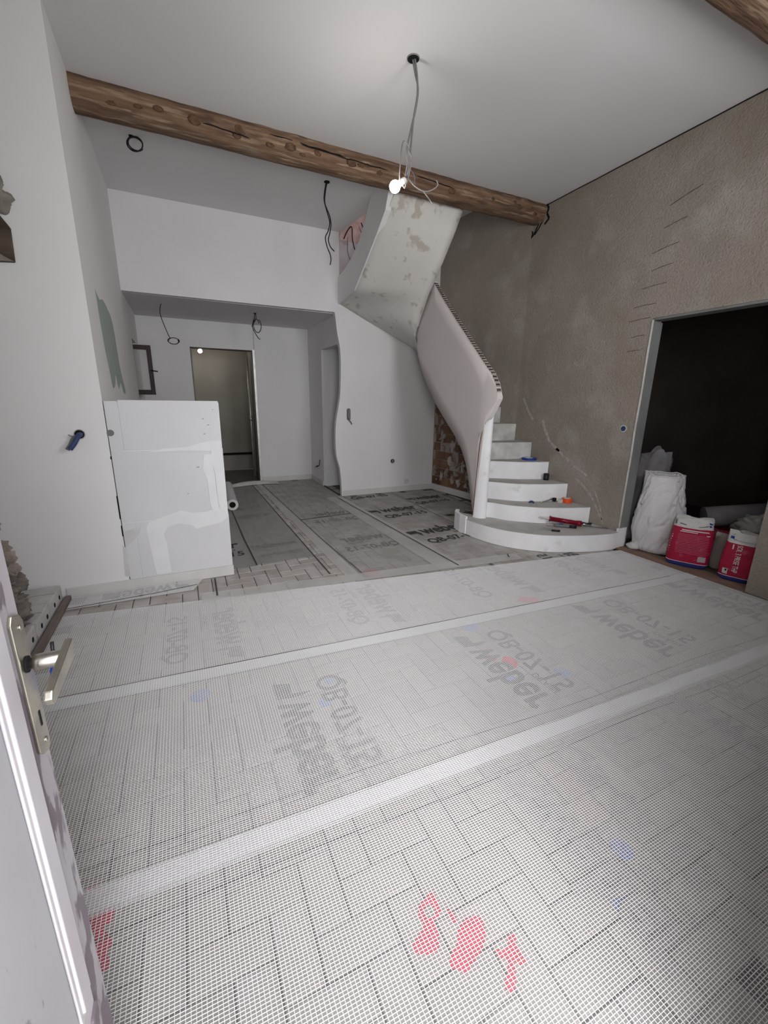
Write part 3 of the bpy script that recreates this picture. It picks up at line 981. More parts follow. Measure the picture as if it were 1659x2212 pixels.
# conduit hole in the left front wall
cd = thing('wall_conduit', 'dark hole with a bent blue-black conduit end sticking out of the white wall', 'conduit')
MB().lathe([(0.034, -.003), (0.034, .004), (.030, .004)], (-0.63, YC, 1.155), 20, 'y').build('hole_ring', STEELD, cd)
MB().lathe([(0.028, -.006), (0.028, .002)], (-0.63, YC, 1.155), 20, 'y').build('box_hole', HOLE, cd)
MB().tube(smooth_path([(-.622, 3.42, 1.155), (-.632, 3.375, 1.145), (-.655, 3.35, 1.10), (-.682, 3.345, 1.065)], 5), 0.016, 10).build('conduit_tube', BLUEC, cd)
MB().tube(smooth_path([(-.64, 3.42, 1.145), (-.66, 3.385, 1.13), (-.68, 3.37, 1.09), (-.70, 3.36, 1.06)], 5), 0.013, 10).build('conduit_tube', GREYC, cd)
MB().tube(smooth_path([(-.63, 3.415, 1.15), (-.665, 3.39, 1.145), (-.685, 3.38, 1.155)], 5), 0.004, 6).build('conduit_wire', LGREYC, cd)

# exposed lintel, rubble, lower left
lint = MB().prism([(-1.40, 2.10), (-.798, 2.152), (-.790, 2.33), (-.835, 2.40), (-1.40, 2.62)], XZ(YC - .012), XZ(YC + .05)).build('lintel', DARKWOOD, None, 0.006)
tag(lint, 'dark old timber lintel end showing in the white wall at the frame edge', 'lintel')
MB().prism([(-1.2, 2.135), (-.80, 2.155), (-.84, 2.175), (-.93, 2.235), (-1.2, 2.28)], XZ(YC - .016), XZ(YC + .0)).build('split_face', STONE, lint)
for i, (x, z, r, sx, sz) in enumerate([(-.86, 2.475, .085, 1.15, .95), (-.845, 2.56, .055, 1.0, 1.0), (-.87, 2.645, .075, .9, 1.0), (-1.02, 2.60, .11, 1.1, 1), (-1.1, 2.78, .11, 1.1, 1), (-.93, 2.74, .07, 1.1, 1)]):
    MB().sphere((x, YC - .004, z), r, 16, 12, (sx, .35, sz), .45, 2.5).build('stone', STONE, wall_left)
for i in range(60):
    t = random.random()
    z = .62 * t ** 1.1
    edge = -1.145 + .085 * (1 - abs(z - .22) / .4) if z > .03 else -1.09
    x = edge - .03 - random.random() * .16
    r = random.uniform(.018, .042)
    MB().sphere((x, YC + .002, z), r * 1.15, 10, 7, (1.2, .3, 1.2), .5, 3.0).build('rubble', MORTAR if i % 3 else STONE, wall_left)

# hollow blocks lying along the left edge of the room
me0 = None
B = []
for i, (y0, y1, xl, zt) in enumerate([(3.12, 3.395, -1.10, .12), (2.83, 3.10, -1.12, .125), (2.56, 2.80, -1.16, .13), (2.27, 2.53, -1.16, .13), (1.98, 2.25, -1.18, .13)]):
    b = thing('hollow_block', '', 'block', 'hollow blocks in a row along the left floor edge')
    b['label'] = ['pale hollow block nearest the baseboard corner, end of its row', 'second pale hollow block from the baseboard corner along the batten', 'third pale hollow block from the baseboard corner, behind the door lever',
                  'fourth pale hollow block from the baseboard corner along the batten', 'fifth pale hollow block in the row along the batten, behind the door'][i]
    mb = MB()
    mb.box(xl, -.885, y0, y1, 0.0, zt)
    mb.build('block_body', HBLOCK, b, 0.008)
    for t in (.28, .72):
        yc = y0 + (y1 - y0) * t
        MB().lathe([(.016, 0), (.016, .0015)], (-.8855, yc, zt * .52), 12, 'x').build('core_hole', HOLE, b)
    MB().box(xl + .02, -.89, (y0 + y1) / 2 - .002, (y0 + y1) / 2 + .002, zt - .002, zt + .0008).build('score_line', GREYC, b)
bat = MB().box(-.872, -.838, 1.9, 3.40, 0.0, 0.035).build('batten', TIMBER, None, 0.003)
tag(bat, 'grey timber batten on the floor between hollow blocks and mesh sheets', 'batten')
lump = MB()
for (x, y, z, r) in [(-1.02, 2.98, .16, .07), (-1.0, 2.86, .17, .08), (-.98, 2.72, .15, .075), (-1.05, 2.6, .16, .07), (-1.06, 3.1, .15, .06)]:
    lump.sphere((x, y, .12 + .8 * r), r, 16, 12, (1, 1, .8), .8, 3.2)
o = lump.build('mortar_heap', STONE)
tag(o, 'heap of crumbly grey mortar lying on the hollow blocks behind the door', 'mortar')
o['kind'] = 'stuff'

# ------------------------------------------------------------------ entrance door
door = thing('entrance_door', 'open grey white entrance door leaf with paint splashes and lever handle, nearest at left', 'door')
XD = -0.224
MB().box(-.262, XD, -0.20, .658, .02, 2.06).build('door_leaf', DOORP, door, 0.002)
MB().box(XD, XD + .0015, .603, .658, .02, 2.06).build('door_stile', DOORE, door)
# raised moulding frame round the lower panel
mo = MB()
for (y0, y1, z0, z1, t) in [(.548, .600, .50, 1.95, .004), (.556, .592, .51, 1.94, .008), (-.10, .600, .46, .50, .004)]:
    mo.box(XD, XD + t, y0, y1, z0, z1)
mo.build('door_moulding', MOULD, door, 0.004)
MB().box(XD, XD + .002, -.1, .542, .52, 1.95).build('door_panel', DOORP, door, 0.003)
MB().box(XD, XD + .008, .572, .602, .40, .46).build('moulding_chip', DOORE, door, 0.004)
pl = MB().prism([(.617, .93), (.630, .918), (.648, .912), (.656, .92), (.656, 1.112), (.648, 1.124), (.626, 1.132), (.617, 1.122)], YZ(XD + .0015), YZ(XD + .006)).build('handle_plate', BRASS, door, 0.0015)
for z in (.932, 1.108):
    MB().lathe([(.0045, .006), (.004, .0075), (0, .008)], (XD, .642, z), 12, 'x').build('screw', STEEL, pl)
MB().box(XD + .0055, XD + .0068, .6375, .6415, .958, .981).build('keyhole', HOLE, pl)
MB().lathe([(.011, .006), (.011, .008)], (XD, .637, 1.056), 18, 'x').build('spindle_collar', HOLE, pl)
lv = MB()
lv.lathe([(.0075, .007), (.0075, .014), (.0105, .014), (.011, .022), (.011, .044), (.009, .048)], (XD, .637, 1.056), 18, 'x')
lvo = lv.build('lever_neck', STEEL, door)
# flat lever blade running back towards the hinge
bx = XD + .046
MB().prism([(.655, 1.062), (.659, 1.070), (.652, 1.075), (.545, 1.066), (.538, 1.058), (.540, 1.050), (.548, 1.046), (.648, 1.048)], YZ(bx), YZ(bx + .009)).build('lever', BRASS, lvo, 0.002)
MB().tube([(-.206, .70, 1.05), (-.207, .695, 1.02)], .0025, 6).build('key_shaft', BLACKP, door)
MB().tube([(-.207, .695, 1.021), (-.211, .688, .985)], .0045, 8).build('key_sleeve', BLUE, door)

# ------------------------------------------------------------------ floor membrane sheets
_tx = {}


def text_mesh(s, size, bold):
    cu = bpy.data.curves.new('t', 'FONT')
    cu.body = s
    cu.size = size
    cu.offset = bold
    cu.resolution_u = 3
    o = bpy.data.objects.new('t', cu)
    C.objects.link(o)
    dg = bpy.context.evaluated_depsgraph_get()
    me = bpy.data.meshes.new_from_object(o.evaluated_get(dg))
    bpy.data.objects.remove(o)
    xs = [v.co.x for v in me.vertices]
    yss = [v.co.y for v in me.vertices]
    x0, x1, y0, y1 = min(xs), max(xs), min(yss), max(yss)
    return [(v.co.x - x0, v.co.y - y0, 0) for v in me.vertices], [list(p.vertices) for p in me.polygons], x1 - x0, y1 - y0


def fit(s, w, h, bold):
    vs, fs, tw, th = text_mesh(s, 1.0, bold)
    return [(x * w / tw, y * h / th, 0) for x, y, _ in vs], fs


def logo_mesh(kind, M):
    key = (kind, M.name)
    if key in _tx:
        return _tx[key]
    mb = MB()
    if kind == 'weber':
        vs, fs = fit('weber', 0.55, 0.225, 0.022)
        mb.add([(x + .17, y, 0) for x, y, _ in vs], fs)
        mb.add([(0, .15, 0), (.13, .15, 0), (.15, .05, 0), (.13, -.03, 0), (.112, .07, 0), (.03, .06, 0)], [(0, 1, 2, 4, 5), (2, 3, 4)])
        vs, fs = fit('DRAIN', 0.17, 0.04, 0.008)
        mb.add([(x + .50, y - .075, 0) for x, y, _ in vs], fs)
    else:
        vs, fs = fit('QB-07-15', 0.60, 0.155, 0.016)
        mb.add(vs, fs)
    me = mb.mesh('lettering', M)
    _tx[key] = me
    return me


def letter(sheet, kind, x, y, ang, mirror, z, M, sc=1.0):
    o = link('lettering', logo_mesh(kind, M), sheet)
    o.matrix_world = Matrix.Translation((x, y, z)) @ Matrix.Rotation(ang, 4, 'Z') @ Matrix.Diagonal((sc, -sc if mirror else sc, 1, 1))
    return o


def quad_net(mb, P, pitch_u, pitch_v, w, z):
    """P: corner points a(0,0) b(1,0) c(1,1) d(0,1) in plan; ribbons with a small ridge"""
    a, b, c, d = [Vector((p[0], p[1], 0)) for p in P]
    at = lambda u, v: (a * (1 - u) + b * u) * (1 - v) + (d * (1 - u) + c * u) * v
    nu, nv = int((b - a).length / pitch_u), int((d - a).length / pitch_v)
    segs = 6
    for i in range(nu + 1):
        u = i / nu
        j = 0.0012 * mn.noise(Vector((i * .13, 1, z * 99)))
        for s in range(2):
            p, q = at(u, s / 2), at(u, (s + 1) / 2)
            dx = Vector((w / 2, 0, 0))
            jj = Vector((j, 0, 0))
            mb.add([p - dx + jj + Vector((0, 0, z)), p + jj + Vector((0, 0, z + .0009)), p + dx + jj + Vector((0, 0, z)), q - dx + jj + Vector((0, 0, z)), q + jj + Vector((0, 0, z + .0009)), q + dx + jj + Vector((0, 0, z))],
                   [(0, 1, 4, 3), (1, 2, 5, 4)])
    for i in range(nv + 1):
        v = i / nv
        for s in range(segs):
            p, q = at(s / segs, v), at((s + 1) / segs, v)
            dy = Vector((0, w / 2, 0))
            mb.add([p - dy + Vector((0, 0, z)), p + Vector((0, 0, z + .0009)), p + dy + Vector((0, 0, z)), q - dy + Vector((0, 0, z)), q + Vector((0, 0, z + .0009)), q + dy + Vector((0, 0, z))],
                   [(0, 1, 4, 3), (1, 2, 5, 4)])


def sheet(label, P, zb, net, film=FILM, pitch=(0.0115, 0.0080), w=0.0019):
    s = thing('membrane_sheet', label, 'sheet', 'printed membrane sheets laid over the floor')
    n = 14
    a, b, c, d = [Vector((p[0], p[1], 0)) for p in P]
    rows = []
    for i in range(n + 1):
        row = []
        for j in range(n * 3 + 1):
            v, u = i / n, j / (n * 3)
            p = (a * (1 - u) + b * u) * (1 - v) + (d * (1 - u) + c * u) * v
            row.append((p.x, p.y, zb + .0016 + .0004 * mn.noise(p * 3)))
        rows.append(row)
    MB().grid(rows).build('film', film, s)
    if net:
        mb = MB()
        quad_net(mb, P, pitch[0], pitch[1], w, zb + .0026)
        mb.build('net', NET, s, kind='stuff')
    return s


def edge_line(s, pts, w, z):
    mb = MB()
    P = [Vector((x, y, z)) for x, y in pts]
    for p, q in zip(P, P[1:]):
        t = (q - p).normalized()
        nrm = Vector((-t.y, t.x, 0)) * (w / 2)
        mb.add([p - nrm, q - nrm, q + nrm, p + nrm], [(0, 1, 2, 3)])
    return mb.build('edge_line', EDGEL, s)


ylA0 = lambda x: 2.062 - .064 * x
ylA1 = lambda x: 3.05 - .082 * x
ylB1 = lambda x: 2.150 - .064 * x
ylB0 = lambda x: 1.075 - .038 * x
ylC1 = lambda x: 1.155 - .038 * x
XL, XRR = -0.835, 3.79
shA = sheet('mesh-topped membrane sheet running crosswise below the half wall and stair foot', [(XL, ylA0(XL)), (XRR, ylA0(XRR)), (XRR, 2.53), (XL, 3.12)], 0.0, True)
shB = sheet('mesh-topped membrane sheet running crosswise in the middle, between the two pale overlap strips', [(XL, ylB0(XL)), (XRR, ylB0(XRR)), (XRR, ylB1(XRR)), (XL, ylB1(XL))], 0.003, True)
shC = sheet('mesh-topped membrane sheet nearest the entrance, over the red paint marks', [(-.82, .13), (XRR, .13), (XRR, ylC1(XRR)), (-.82, ylC1(-.82))], 0.006, True)
shD = sheet('membrane sheet running lengthwise with reversed print, middle of the rear floor', [(1.12, 2.86), (2.07, 2.80), (2.02, 7.35), (1.02, 7.37)], 0.0, False, FILMR)
shE = sheet('membrane sheet with right-reading print running from the wall under the stairs', [(2.02, 2.84), (2.66, 2.86), (2.95, 5.78), (2.08, 5.78)], 0.003, False, FILM2)
shF = sheet('membrane sheet with right-reading print against the brick wall under the stairs', [(2.86, 3.95), (3.55, 4.2), (3.60, 5.75), (2.90, 5.78)], 0.0, False, FILM2)
shG = sheet('narrow membrane sheet with right-reading print beside the half wall end', [(-.45, 3.52), (.47, 3.52), (.48, 7.35), (-.45, 7.35)], 0.003, False, FILMD)
shH = sheet('membrane sheet with reversed print on the rear floor left of the pale seam', [(.42, 3.56), (.98, 3.56), (.96, 7.36), (.44, 7.36)], 0.0, False, FILMD)
shI = sheet('short mesh-topped offcut printed in black lying along the left baseboard', [(-.83, 3.20), (-.05, 3.20), (.02, 3.385), (-.83, 3.39)], 0.010, True, FILM2)


def lap_band(s, f0, f1, x0, x1, z):
    n = 40
    rows = [[(x0 + (x1 - x0) * i / n, f(x0 + (x1 - x0) * i / n) + .006 * mn.noise(Vector((i * .3, k, 7))), z) for i in range(n + 1)] for k, f in enumerate((f0, f1))]
    return MB().grid(rows).build('lap_band', LAP, s)


lap_band(shB, lambda x: 2.066 - .064 * x, lambda x: 2.148 - .064 * x, -.80, 3.72, .0050)
lap_band(shC, lambda x: 1.086 - .038 * x, lambda x: 1.152 - .038 * x, -.40, 3.0, .0082)
# far overlap strips that show paler
shJ = sheet('pale lapped strip of membrane along the seam in the rear floor', [(1.09, 2.93), (1.20, 2.92), (1.09, 7.36), (1.0, 7.36)], 0.006, False, LAP2)
shK = sheet('pale lapped membrane strip beside the black seam line in the rear floor', [(1.88, 2.82), (2.12, 2.80), (2.03, 5.78), (1.80, 5.78)], 0.006, False, LAP2)
shL = sheet('crumpled clear membrane edge crossing the floor from half wall to stair foot', [(.0, 2.98), (2.72, 2.72), (2.74, 2.86), (.0, 3.12)], 0.008, False, LAP2)

LZ = lambda zb: zb + .0008
UZ = lambda zb: zb + .0022
H2 = PI / 2
for xw, xq in ((.15, -.17), (1.17, .92), (2.35, 1.92), (3.28, 2.95)):
    letter(shA, 'weber', xw - .10, 2.20 - .03 * xw, H2, True, LZ(0), INKB, .88)
    letter(shA, 'QB', xq - .07, 2.27 - .02 * xq, H2, True, LZ(0), INKB, .92)
for xw, xq in ((.32, .56), (1.41, 1.65), (2.42, 2.70), (3.42, 3.66)):
    letter(shB, 'weber', xw + .10, 1.88, -H2, True, LZ(.003), INKB, .95)
    letter(shB, 'QB', xq + .075, 1.84, -H2, True, LZ(.003), INKB, 1.0)
for xw, xq in ((1.05, 1.33), (2.1, 2.38)):
    letter(shC, 'weber', xw + .06, .98, -H2, True, LZ(.006), INKC, .9)
    letter(shC, 'QB', xq + .06, .98, -H2, True, LZ(.006), INKC, .95)
letter(shD, 'weber', 1.98, 3.80, PI, True, LZ(0), INKB, .88)
letter(shD, 'QB', 1.88, 3.52, PI, True, LZ(0), INKB, .95)
letter(shD, 'QB', 1.87, 4.55, PI, True, LZ(0), INKB, .95)
letter(shD, 'weber', 1.93, 4.88, PI, True, LZ(0), INKB, .80)
letter(shE, 'weber', 2.06, 4.70, 0.05, False, UZ(.003), INK, .98)
letter(shE, 'QB', 2.17, 4.43, 0.06, False, UZ(.003), INK, 1.0)
letter(shE, 'weber', 2.09, 3.70, 0.07, False, UZ(.003), INK, 1.04)
letter(shE, 'QB', 2.18, 3.41, 0.07, False, UZ(.003), INK, 1.0)
letter(shE, 'QB', 2.13, 5.53, 0.05, False, UZ(.003), INK, 1.0)
letter(shF, 'weber', 2.86, 5.18, 0.07, False, UZ(0), INK, .84)
letter(shF, 'QB', 2.88, 4.92, 0.07, False, UZ(0), INK, .95)
letter(shF, 'weber', 2.90, 4.20, 0.03, False, UZ(0), INK, .84)
letter(shG, 'weber', -.30, 4.05, 0.0, False, UZ(.003), INK, .94)
letter(shG, 'QB', -.17, 3.80, 0.0, False, UZ(.003), INK, .95)
letter(shG, 'weber', -.30, 5.0, 0.0, False, UZ(.003), INK, .94)
letter(shH, 'weber', .93, 3.96, PI, True, LZ(0), INKB, .66)
letter(shH, 'QB', .92, 3.70, PI, True, LZ(0), INKB, .66)
letter(shH, 'weber', .90, 5.15, PI, True, LZ(0), INKB, .66)
letter(shI, 'weber', -.07, 3.385, PI, False, UZ(.010), INK, .72)
edge_line(shG, [(.462, 3.53), (.452, 4.3), (.46, 5.6)], .014, .0056)
edge_line(shE, [(2.072, 2.82), (2.04, 3.6), (1.975, 5.2), (1.955, 5.75)], .012, .0115)
edge_line(shA, [(.105, 3.03), (.11, 3.36)], .012, .0125)
edge_line(shE, [(2.66, 2.87), (2.62, 2.80)], .012, .0115)
edge_line(shH, [(.985, 3.1), (.97, 5.0), (.95, 7.3)], .010, .0035)
edge_line(shD, [(1.235, 2.9), (1.18, 4.0), (1.10, 7.3)], .008, .0095)
edge_line(shF, [(2.80, 3.9), (2.86, 5.76)], .008, .0060)
edge_line(shF, [(3.52, 4.25), (3.57, 5.74)], .010, .0060)
for f in (lambda x: 1.235 - .046 * x + .012 * math.sin(x * 3), lambda x: 1.015 - .030 * x + .010 * math.sin(x * 4 + 1), lambda x: 2.158 - .064 * x, lambda x: 2.056 - .064 * x):
    edge_line(shB, [(-.7 + i * .11, f(-.7 + i * .11)) for i in range(40)], .005, .0035)
edge_line(shI, [(-.83, 3.215), (-.3, 3.25), (-.02, 3.29)], .010, .0135)
edge_line(shD, [(1.05, 4.78), (2.0, 4.86)], .020, .0030)

# paint marks under the near sheet
blob([(0.477, 0.739), (0.496, 0.744), (0.524, 0.752), (0.535, 0.745), (0.533, 0.723), (0.532, 0.703), (0.515, 0.692), (0.499, 0.686), (0.496, 0.662), (0.484, 0.637), (0.471, 0.629), (0.453, 0.631), (0.429, 0.641), (0.416, 0.653), (0.422, 0.669), (0.442, 0.678), (0.458, 0.686), (0.469, 0.697), (0.466, 0.717)], REDP)
blob([(0.495, 0.727), (0.511, 0.726), (0.515, 0.708), (0.503, 0.697), (0.486, 0.705), (0.485, 0.718)], PAVER, 'bare_spot', -.0027)
blob([(0.547, 0.696), (0.555, 0.693), (0.561, 0.667), (0.546, 0.663)], REDP)
blob([(0.543, 0.64), (0.574, 0.655), (0.61, 0.651), (0.622, 0.639), (0.617, 0.613), (0.599, 0.593), (0.571, 0.577), (0.539, 0.567), (0.514, 0.56), (0.503, 0.572), (0.486, 0.586), (0.5, 0.607), (0.527, 0.618)], REDP)
blob([(0.613, 0.571), (0.627, 0.56), (0.652, 0.56), (0.662, 0.576), (0.683, 0.57), (0.674, 0.553), (0.67, 0.532), (0.671, 0.514), (0.653, 0.513), (0.642, 0.525), (0.633, 0.51), (0.616, 0.491), (0.597, 0.483), (0.586, 0.493), (0.592, 0.505), (0.611, 0.517), (0.628, 0.537), (0.611, 0.55)], REDP)
blob([(-0.399, 1.168), (-0.382, 1.186), (-0.345, 1.167), (-0.331, 1.137), (-0.334, 1.115), (-0.311, 1.091), (-0.312, 1.061), (-0.33, 1.053), (-0.305, 1.009), (-0.314, 0.986), (-0.304, 0.956), (-0.32, 0.949), (-0.337, 0.997), (-0.352, 1.047), (-0.371, 1.093), (-0.385, 1.129)], REDP)
blob([(1.47, 1.55), (1.53, 1.60), (1.57, 1.555), (1.55, 1.51), (1.50, 1.49)], REDP)
blob([(1.42, 1.64), (1.455, 1.655), (1.475, 1.60), (1.43, 1.59)], REDP)
blob([(2.08, 2.10), (2.16, 2.14), (2.26, 2.08), (2.18, 2.03)], REDP)
blob([(1.18, 2.97), (1.28, 3.06), (1.40, 3.02), (1.32, 2.92)], mat('faded_red', (0.50, 0.22, 0.20), None))
for (x, y, r) in [(.56, 1.80, .03), (.49, 1.66, .035), (1.16, .60, .035), (1.02, .50, .03), (1.72, 1.35, .05), (1.42, 1.44, .04), (1.55, 1.95, .06), (-.05, 1.95, .05)]:
    blob([(x + r * math.cos(a * PI / 3) * (1 + .5 * mn.noise(Vector((x, a, 2)))), y + r * math.sin(a * PI / 3)) for a in range(6)], BLUEP, 'chalk_mark')
# scrap of paper by the stairs
sc_ = MB().prism([(0, 0), (.06, .01), (.055, .05), (-.005, .04)], XY(0), XY(.0012)).build('paper_scrap', PAPERW)
sc_.location = (2.98, 2.46, .0045)
tag(sc_, 'tiny white paper scrap on the floor below the bottom step', 'paper')

# ------------------------------------------------------------------ membrane roll behind the half wall
roll = thing('membrane_roll', 'translucent rolled membrane lying behind the free end of the half wall', 'roll')
rp = []
ca, cb = Vector((.475, 5.55, .075)), Vector((.535, 6.85, .075))
ax = (cb - ca).normalized()
s1 = ax.cross(Vector((0, 0, 1))).normalized()
rows = []
for L in range(2):
    c = ca if L == 0 else cb
    rows.append([c + (s1 * math.cos(t * .25) + Vector((0, 0, 1)) * math.sin(t * .25)) * (.036 + .0013 * t) for t in range(0, 29)])
MB().grid(rows).build('roll_coil', PAPERW, roll)
mb = MB()
mb.tube([ca + ax * .002, cb], .072, 20, False)
mb.build('roll_outer', BLOCK, roll)
mb = MB()
o_, i_ = [], []
for k in range(20):
    a = 2 * PI * k / 20
    dv = s1 * math.cos(a) + Vector((0, 0, 1)) * math.sin(a)
    o_.append(ca + dv * .072)
    i_.append(ca + dv * .040)
mb.add(o_ + i_, [(k, (k + 1) % 20, 20 + (k + 1) % 20, 20 + k) for k in range(20)])
mb.build('roll_end', PAPERW, roll)
MB().tube([ca + ax * .01, cb], .0405, 16).build('roll_core', HOLE, roll)
rows = []
for t in range(9):
    a = -.9 + t * .1
    rows.append([ca + s1 * (.06 + .02 * t) * 1 + Vector((0, 0, -.07 + .06 * math.exp(-t * .6))), cb + s1 * (.06 + .02 * t) + Vector((0, 0, -.07 + .06 * math.exp(-t * .6)))])
MB().grid(rows).build('roll_tail', FILM, roll)

# raised membrane edge at the back doorway
rows = []
for i in range(25):
    t = i / 24
    x = .45 + .95 * t
    y = 7.05 + .22 * math.sin(t * 2.4)
    h = .05 * math.sin(PI * t) ** .7 + .004
    rows.append([(x, y - .12, .008), (x, y - .05, h * .9), (x, y, h), (x, y + .06, h * .7), (x, y + .14, .009)])
mb = MB().grid(rows)
tail = mb.build('membrane_fold', PAPERW)
tag(tail, 'curled pale membrane edge rising from the floor before the back doorway', 'sheet')

# ------------------------------------------------------------------ pendant bulb
lamp = thing('pendant_bulb', 'lit bare bulb hanging on grey cables from the ceiling hole before the beam', 'lamp')
MB().lathe([(.036, 3.482), (.036, 3.4915)], (1.54, 2.91, 0), 24).build('ceiling_hole', HOLE, lamp)
MB().tube([(1.54 + .037 * math.cos(a * .3), 2.91 + .037 * math.sin(a * .3), 3.488) for a in range(22)], .004, 6).build('hole_rim', LGREYC, lamp)
for pts, r, M in [([(1.535, 2.915, 3.50), (1.555, 2.91, 3.42), (1.580, 2.91, 3.34), (1.568, 2.91, 3.24), (1.548, 2.91, 3.16), (1.520, 2.905, 3.06), (1.505, 2.905, 2.98), (1.515, 2.91, 2.92), (1.502, 2.91, 2.85)], .0062, GREYC),
                  ([(1.545, 2.905, 3.50), (1.565, 2.90, 3.40), (1.570, 2.90, 3.30), (1.556, 2.91, 3.20), (1.545, 2.905, 3.12), (1.530, 2.90, 2.98), (1.522, 2.90, 2.90), (1.512, 2.905, 2.84)], .0062, GREYC),
                  ([(1.530, 2.895, 2.98), (1.515, 2.895, 3.01), (1.478, 2.895, 3.03), (1.462, 2.895, 2.98), (1.455, 2.895, 2.90), (1.450, 2.89, 2.82), (1.462, 2.885, 2.79)], .0042, GREYC),
                  ([(1.515, 2.895, 2.99), (1.535, 2.895, 2.93), (1.520, 2.895, 2.85), (1.500, 2.895, 2.79)], .0042, LGREYC),
                  ([(1.520, 2.90, 2.83), (1.575, 2.905, 2.80), (1.640, 2.905, 2.785), (1.700, 2.905, 2.80), (1.752, 2.905, 2.84), (1.74, 2.905, 2.87)], .0042, LGREYC),
                  ([(1.640, 2.905, 2.785), (1.69, 2.91, 2.75), (1.72, 2.91, 2.725)], .0032, LGREYC),
                  ([(1.53, 2.91, 2.90), (1.565, 2.905, 2.86), (1.572, 2.905, 2.81)], .0032, GREYC),
                  ([(1.498, 2.895, 2.80), (1.488, 2.885, 2.765), (1.470, 2.88, 2.775)], .0032, LGREYC)]:
    MB().tube(smooth_path(pts, 6), r, 8).build('lamp_cable', M, lamp)
bd = Vector((-.075, -.005, -.055)).normalized()
c0 = Vector((1.500, 2.905, 2.825))
MB().tube([c0, c0 + bd * .012, c0 + bd * .05, c0 + bd * .062], [.014, .020, .021, .015], 16).build('lamp_socket', SOCKET, lamp)
bc = c0 + bd * .098
bulb = MB().sphere(bc, .036, 20, 14, (1, 1, 1)).build('bulb', GLOW, lamp)
pl_ = bpy.data.lights.new('bulb_light', 'POINT')
pl_.energy = 4
pl_.color = (1.0, .95, .88)
pl_.shadow_soft_size = .036
plo = bpy.data.objects.new('bulb_light', pl_)
C.objects.link(plo)
plo.location = bc + bd * .05

lamp2 = thing('wall_bulb', 'small lit bulb glowing in the top corner of the dim back doorway', 'lamp')
MB().sphere((.387, 8.30, 2.18), .034, 16, 12).build('bulb', GLOW2, lamp2)
MB().tube([(.387, 8.30, 2.21), (.387, 8.30, 2.26)], .016, 12).build('lamp_socket', SOCKET, lamp2)
MB().tube([(.387, 8.30, 2.25), (.39, 8.30, 2.55)], .004, 6).build('lamp_cable', GREYC, lamp2)
p2 = bpy.data.lights.new('back_bulb_light', 'POINT')
p2.energy = 3.0
p2.color = (1.0, .92, .8)
p2.shadow_soft_size = .034
p2o = bpy.data.objects.new('back_bulb_light', p2)
C.objects.link(p2o)
p2o.location = (.387, 8.24, 2.12)

# ------------------------------------------------------------------ loose cables
def cable(label, strands, r, M=BLACK, hole=None, hr=.03):
    t = thing('ceiling_cable', label, 'cable')
    for s in strands:
        MB().tube(smooth_path(s, 6), r, 8).build('cable_strand', M, t)
    if hole:
        MB().lathe([(hr, hole[2] - .006), (hr, hole[2] + .001)], (hole[0], hole[1], 0), 18).build('cable_hole', HOLE, t)
    return t


cable('two black wires dangling from a ceiling hole left of the stairs', [
    [(1.522, 4.65, 3.50), (1.50, 4.65, 3.40), (1.495, 4.65, 3.32), (1.525, 4.65, 3.22), (1.548, 4.65, 3.14), (1.53, 4.65, 3.06), (1.500, 4.65, 3.00), (1.515, 4.65, 2.92), (1.548, 4.65, 2.85), (1.555, 4.65, 2.80), (1.545, 4.65, 2.755)],
    [(1.530, 4.645, 3.50), (1.508, 4.645, 3.40), (1.500, 4.645, 3.30), (1.545, 4.645, 3.20), (1.560, 4.645, 3.12), (1.545, 4.645, 3.04), (1.53, 4.645, 2.98), (1.55, 4.645, 2.92), (1.592, 4.645, 2.885)]], .0055, BLACK, (1.526, 4.65, 3.49), .028)
ring = [(-.136 + .058 * math.cos(a), 4.655 - .02 * math.cos(a), 3.435 + .052 * math.sin(a)) for a in [i * 2 * PI / 24 for i in range(25)]]
ring2 = [(-.130 + .055 * math.cos(a), 4.66, 3.437 + .046 * math.sin(a)) for a in [.3 + i * 2 * PI / 24 for i in range(22)]]
cable('small black cable ring tucked up to the ceiling above the left alcove', [ring, ring2], .0055, BLACK, (-.157, 4.66, 3.49), .018)
loop = [(-.10, 6.38, 2.54), (-.125, 6.38, 2.45), (-.115, 6.38, 2.36), (-.075, 6.38, 2.22), (-.045, 6.38, 2.14)]
for i in range(19):
    a = 1.9 + i * .62
    loop.append((-.005 + .062 * math.cos(a) * (1 + .12 * math.sin(i)), 6.38, 2.103 + .038 * math.sin(a)))
loop += [(.062, 6.38, 2.10)]
cable('thin black cable ending in a flat coil, hanging in the alcove nearest the window', [loop], .0048, BLACK)
loop = []
for i in range(14):
    a = .4 + i * .55
    loop.append((1.045 + .045 * math.cos(a) + .004 * i * .5, 6.40, 2.37 + .085 * math.sin(a)))
cable('black looped cable hanging in the alcove above the steel door frame', [[(1.035, 6.40, 2.545), (1.03, 6.40, 2.48), (1.0, 6.4, 2.40), (1.0, 6.4, 2.33), (1.06, 6.4, 2.22), (1.09, 6.4, 2.20)], [(1.045, 6.41, 2.545), (1.05, 6.41, 2.47), (1.02, 6.41, 2.41), (.985, 6.41, 2.36)], loop], .0052, BLACK, (1.038, 6.40, 2.53), .02)
cable('black and grey cable loops spilling from the stairwell opening beside the back wall', [
    [(2.08, 5.70, 3.38), (2.12, 5.66, 3.47), (2.16, 5.62, 3.50), (2.17, 5.62, 3.36), (2.21, 5.60, 3.22), (2.30, 5.58, 3.16), (2.36, 5.58, 3.20), (2.36, 5.58, 3.34), (2.32, 5.58, 3.46), (2.28, 5.6, 3.56)]], .007, BLACK)
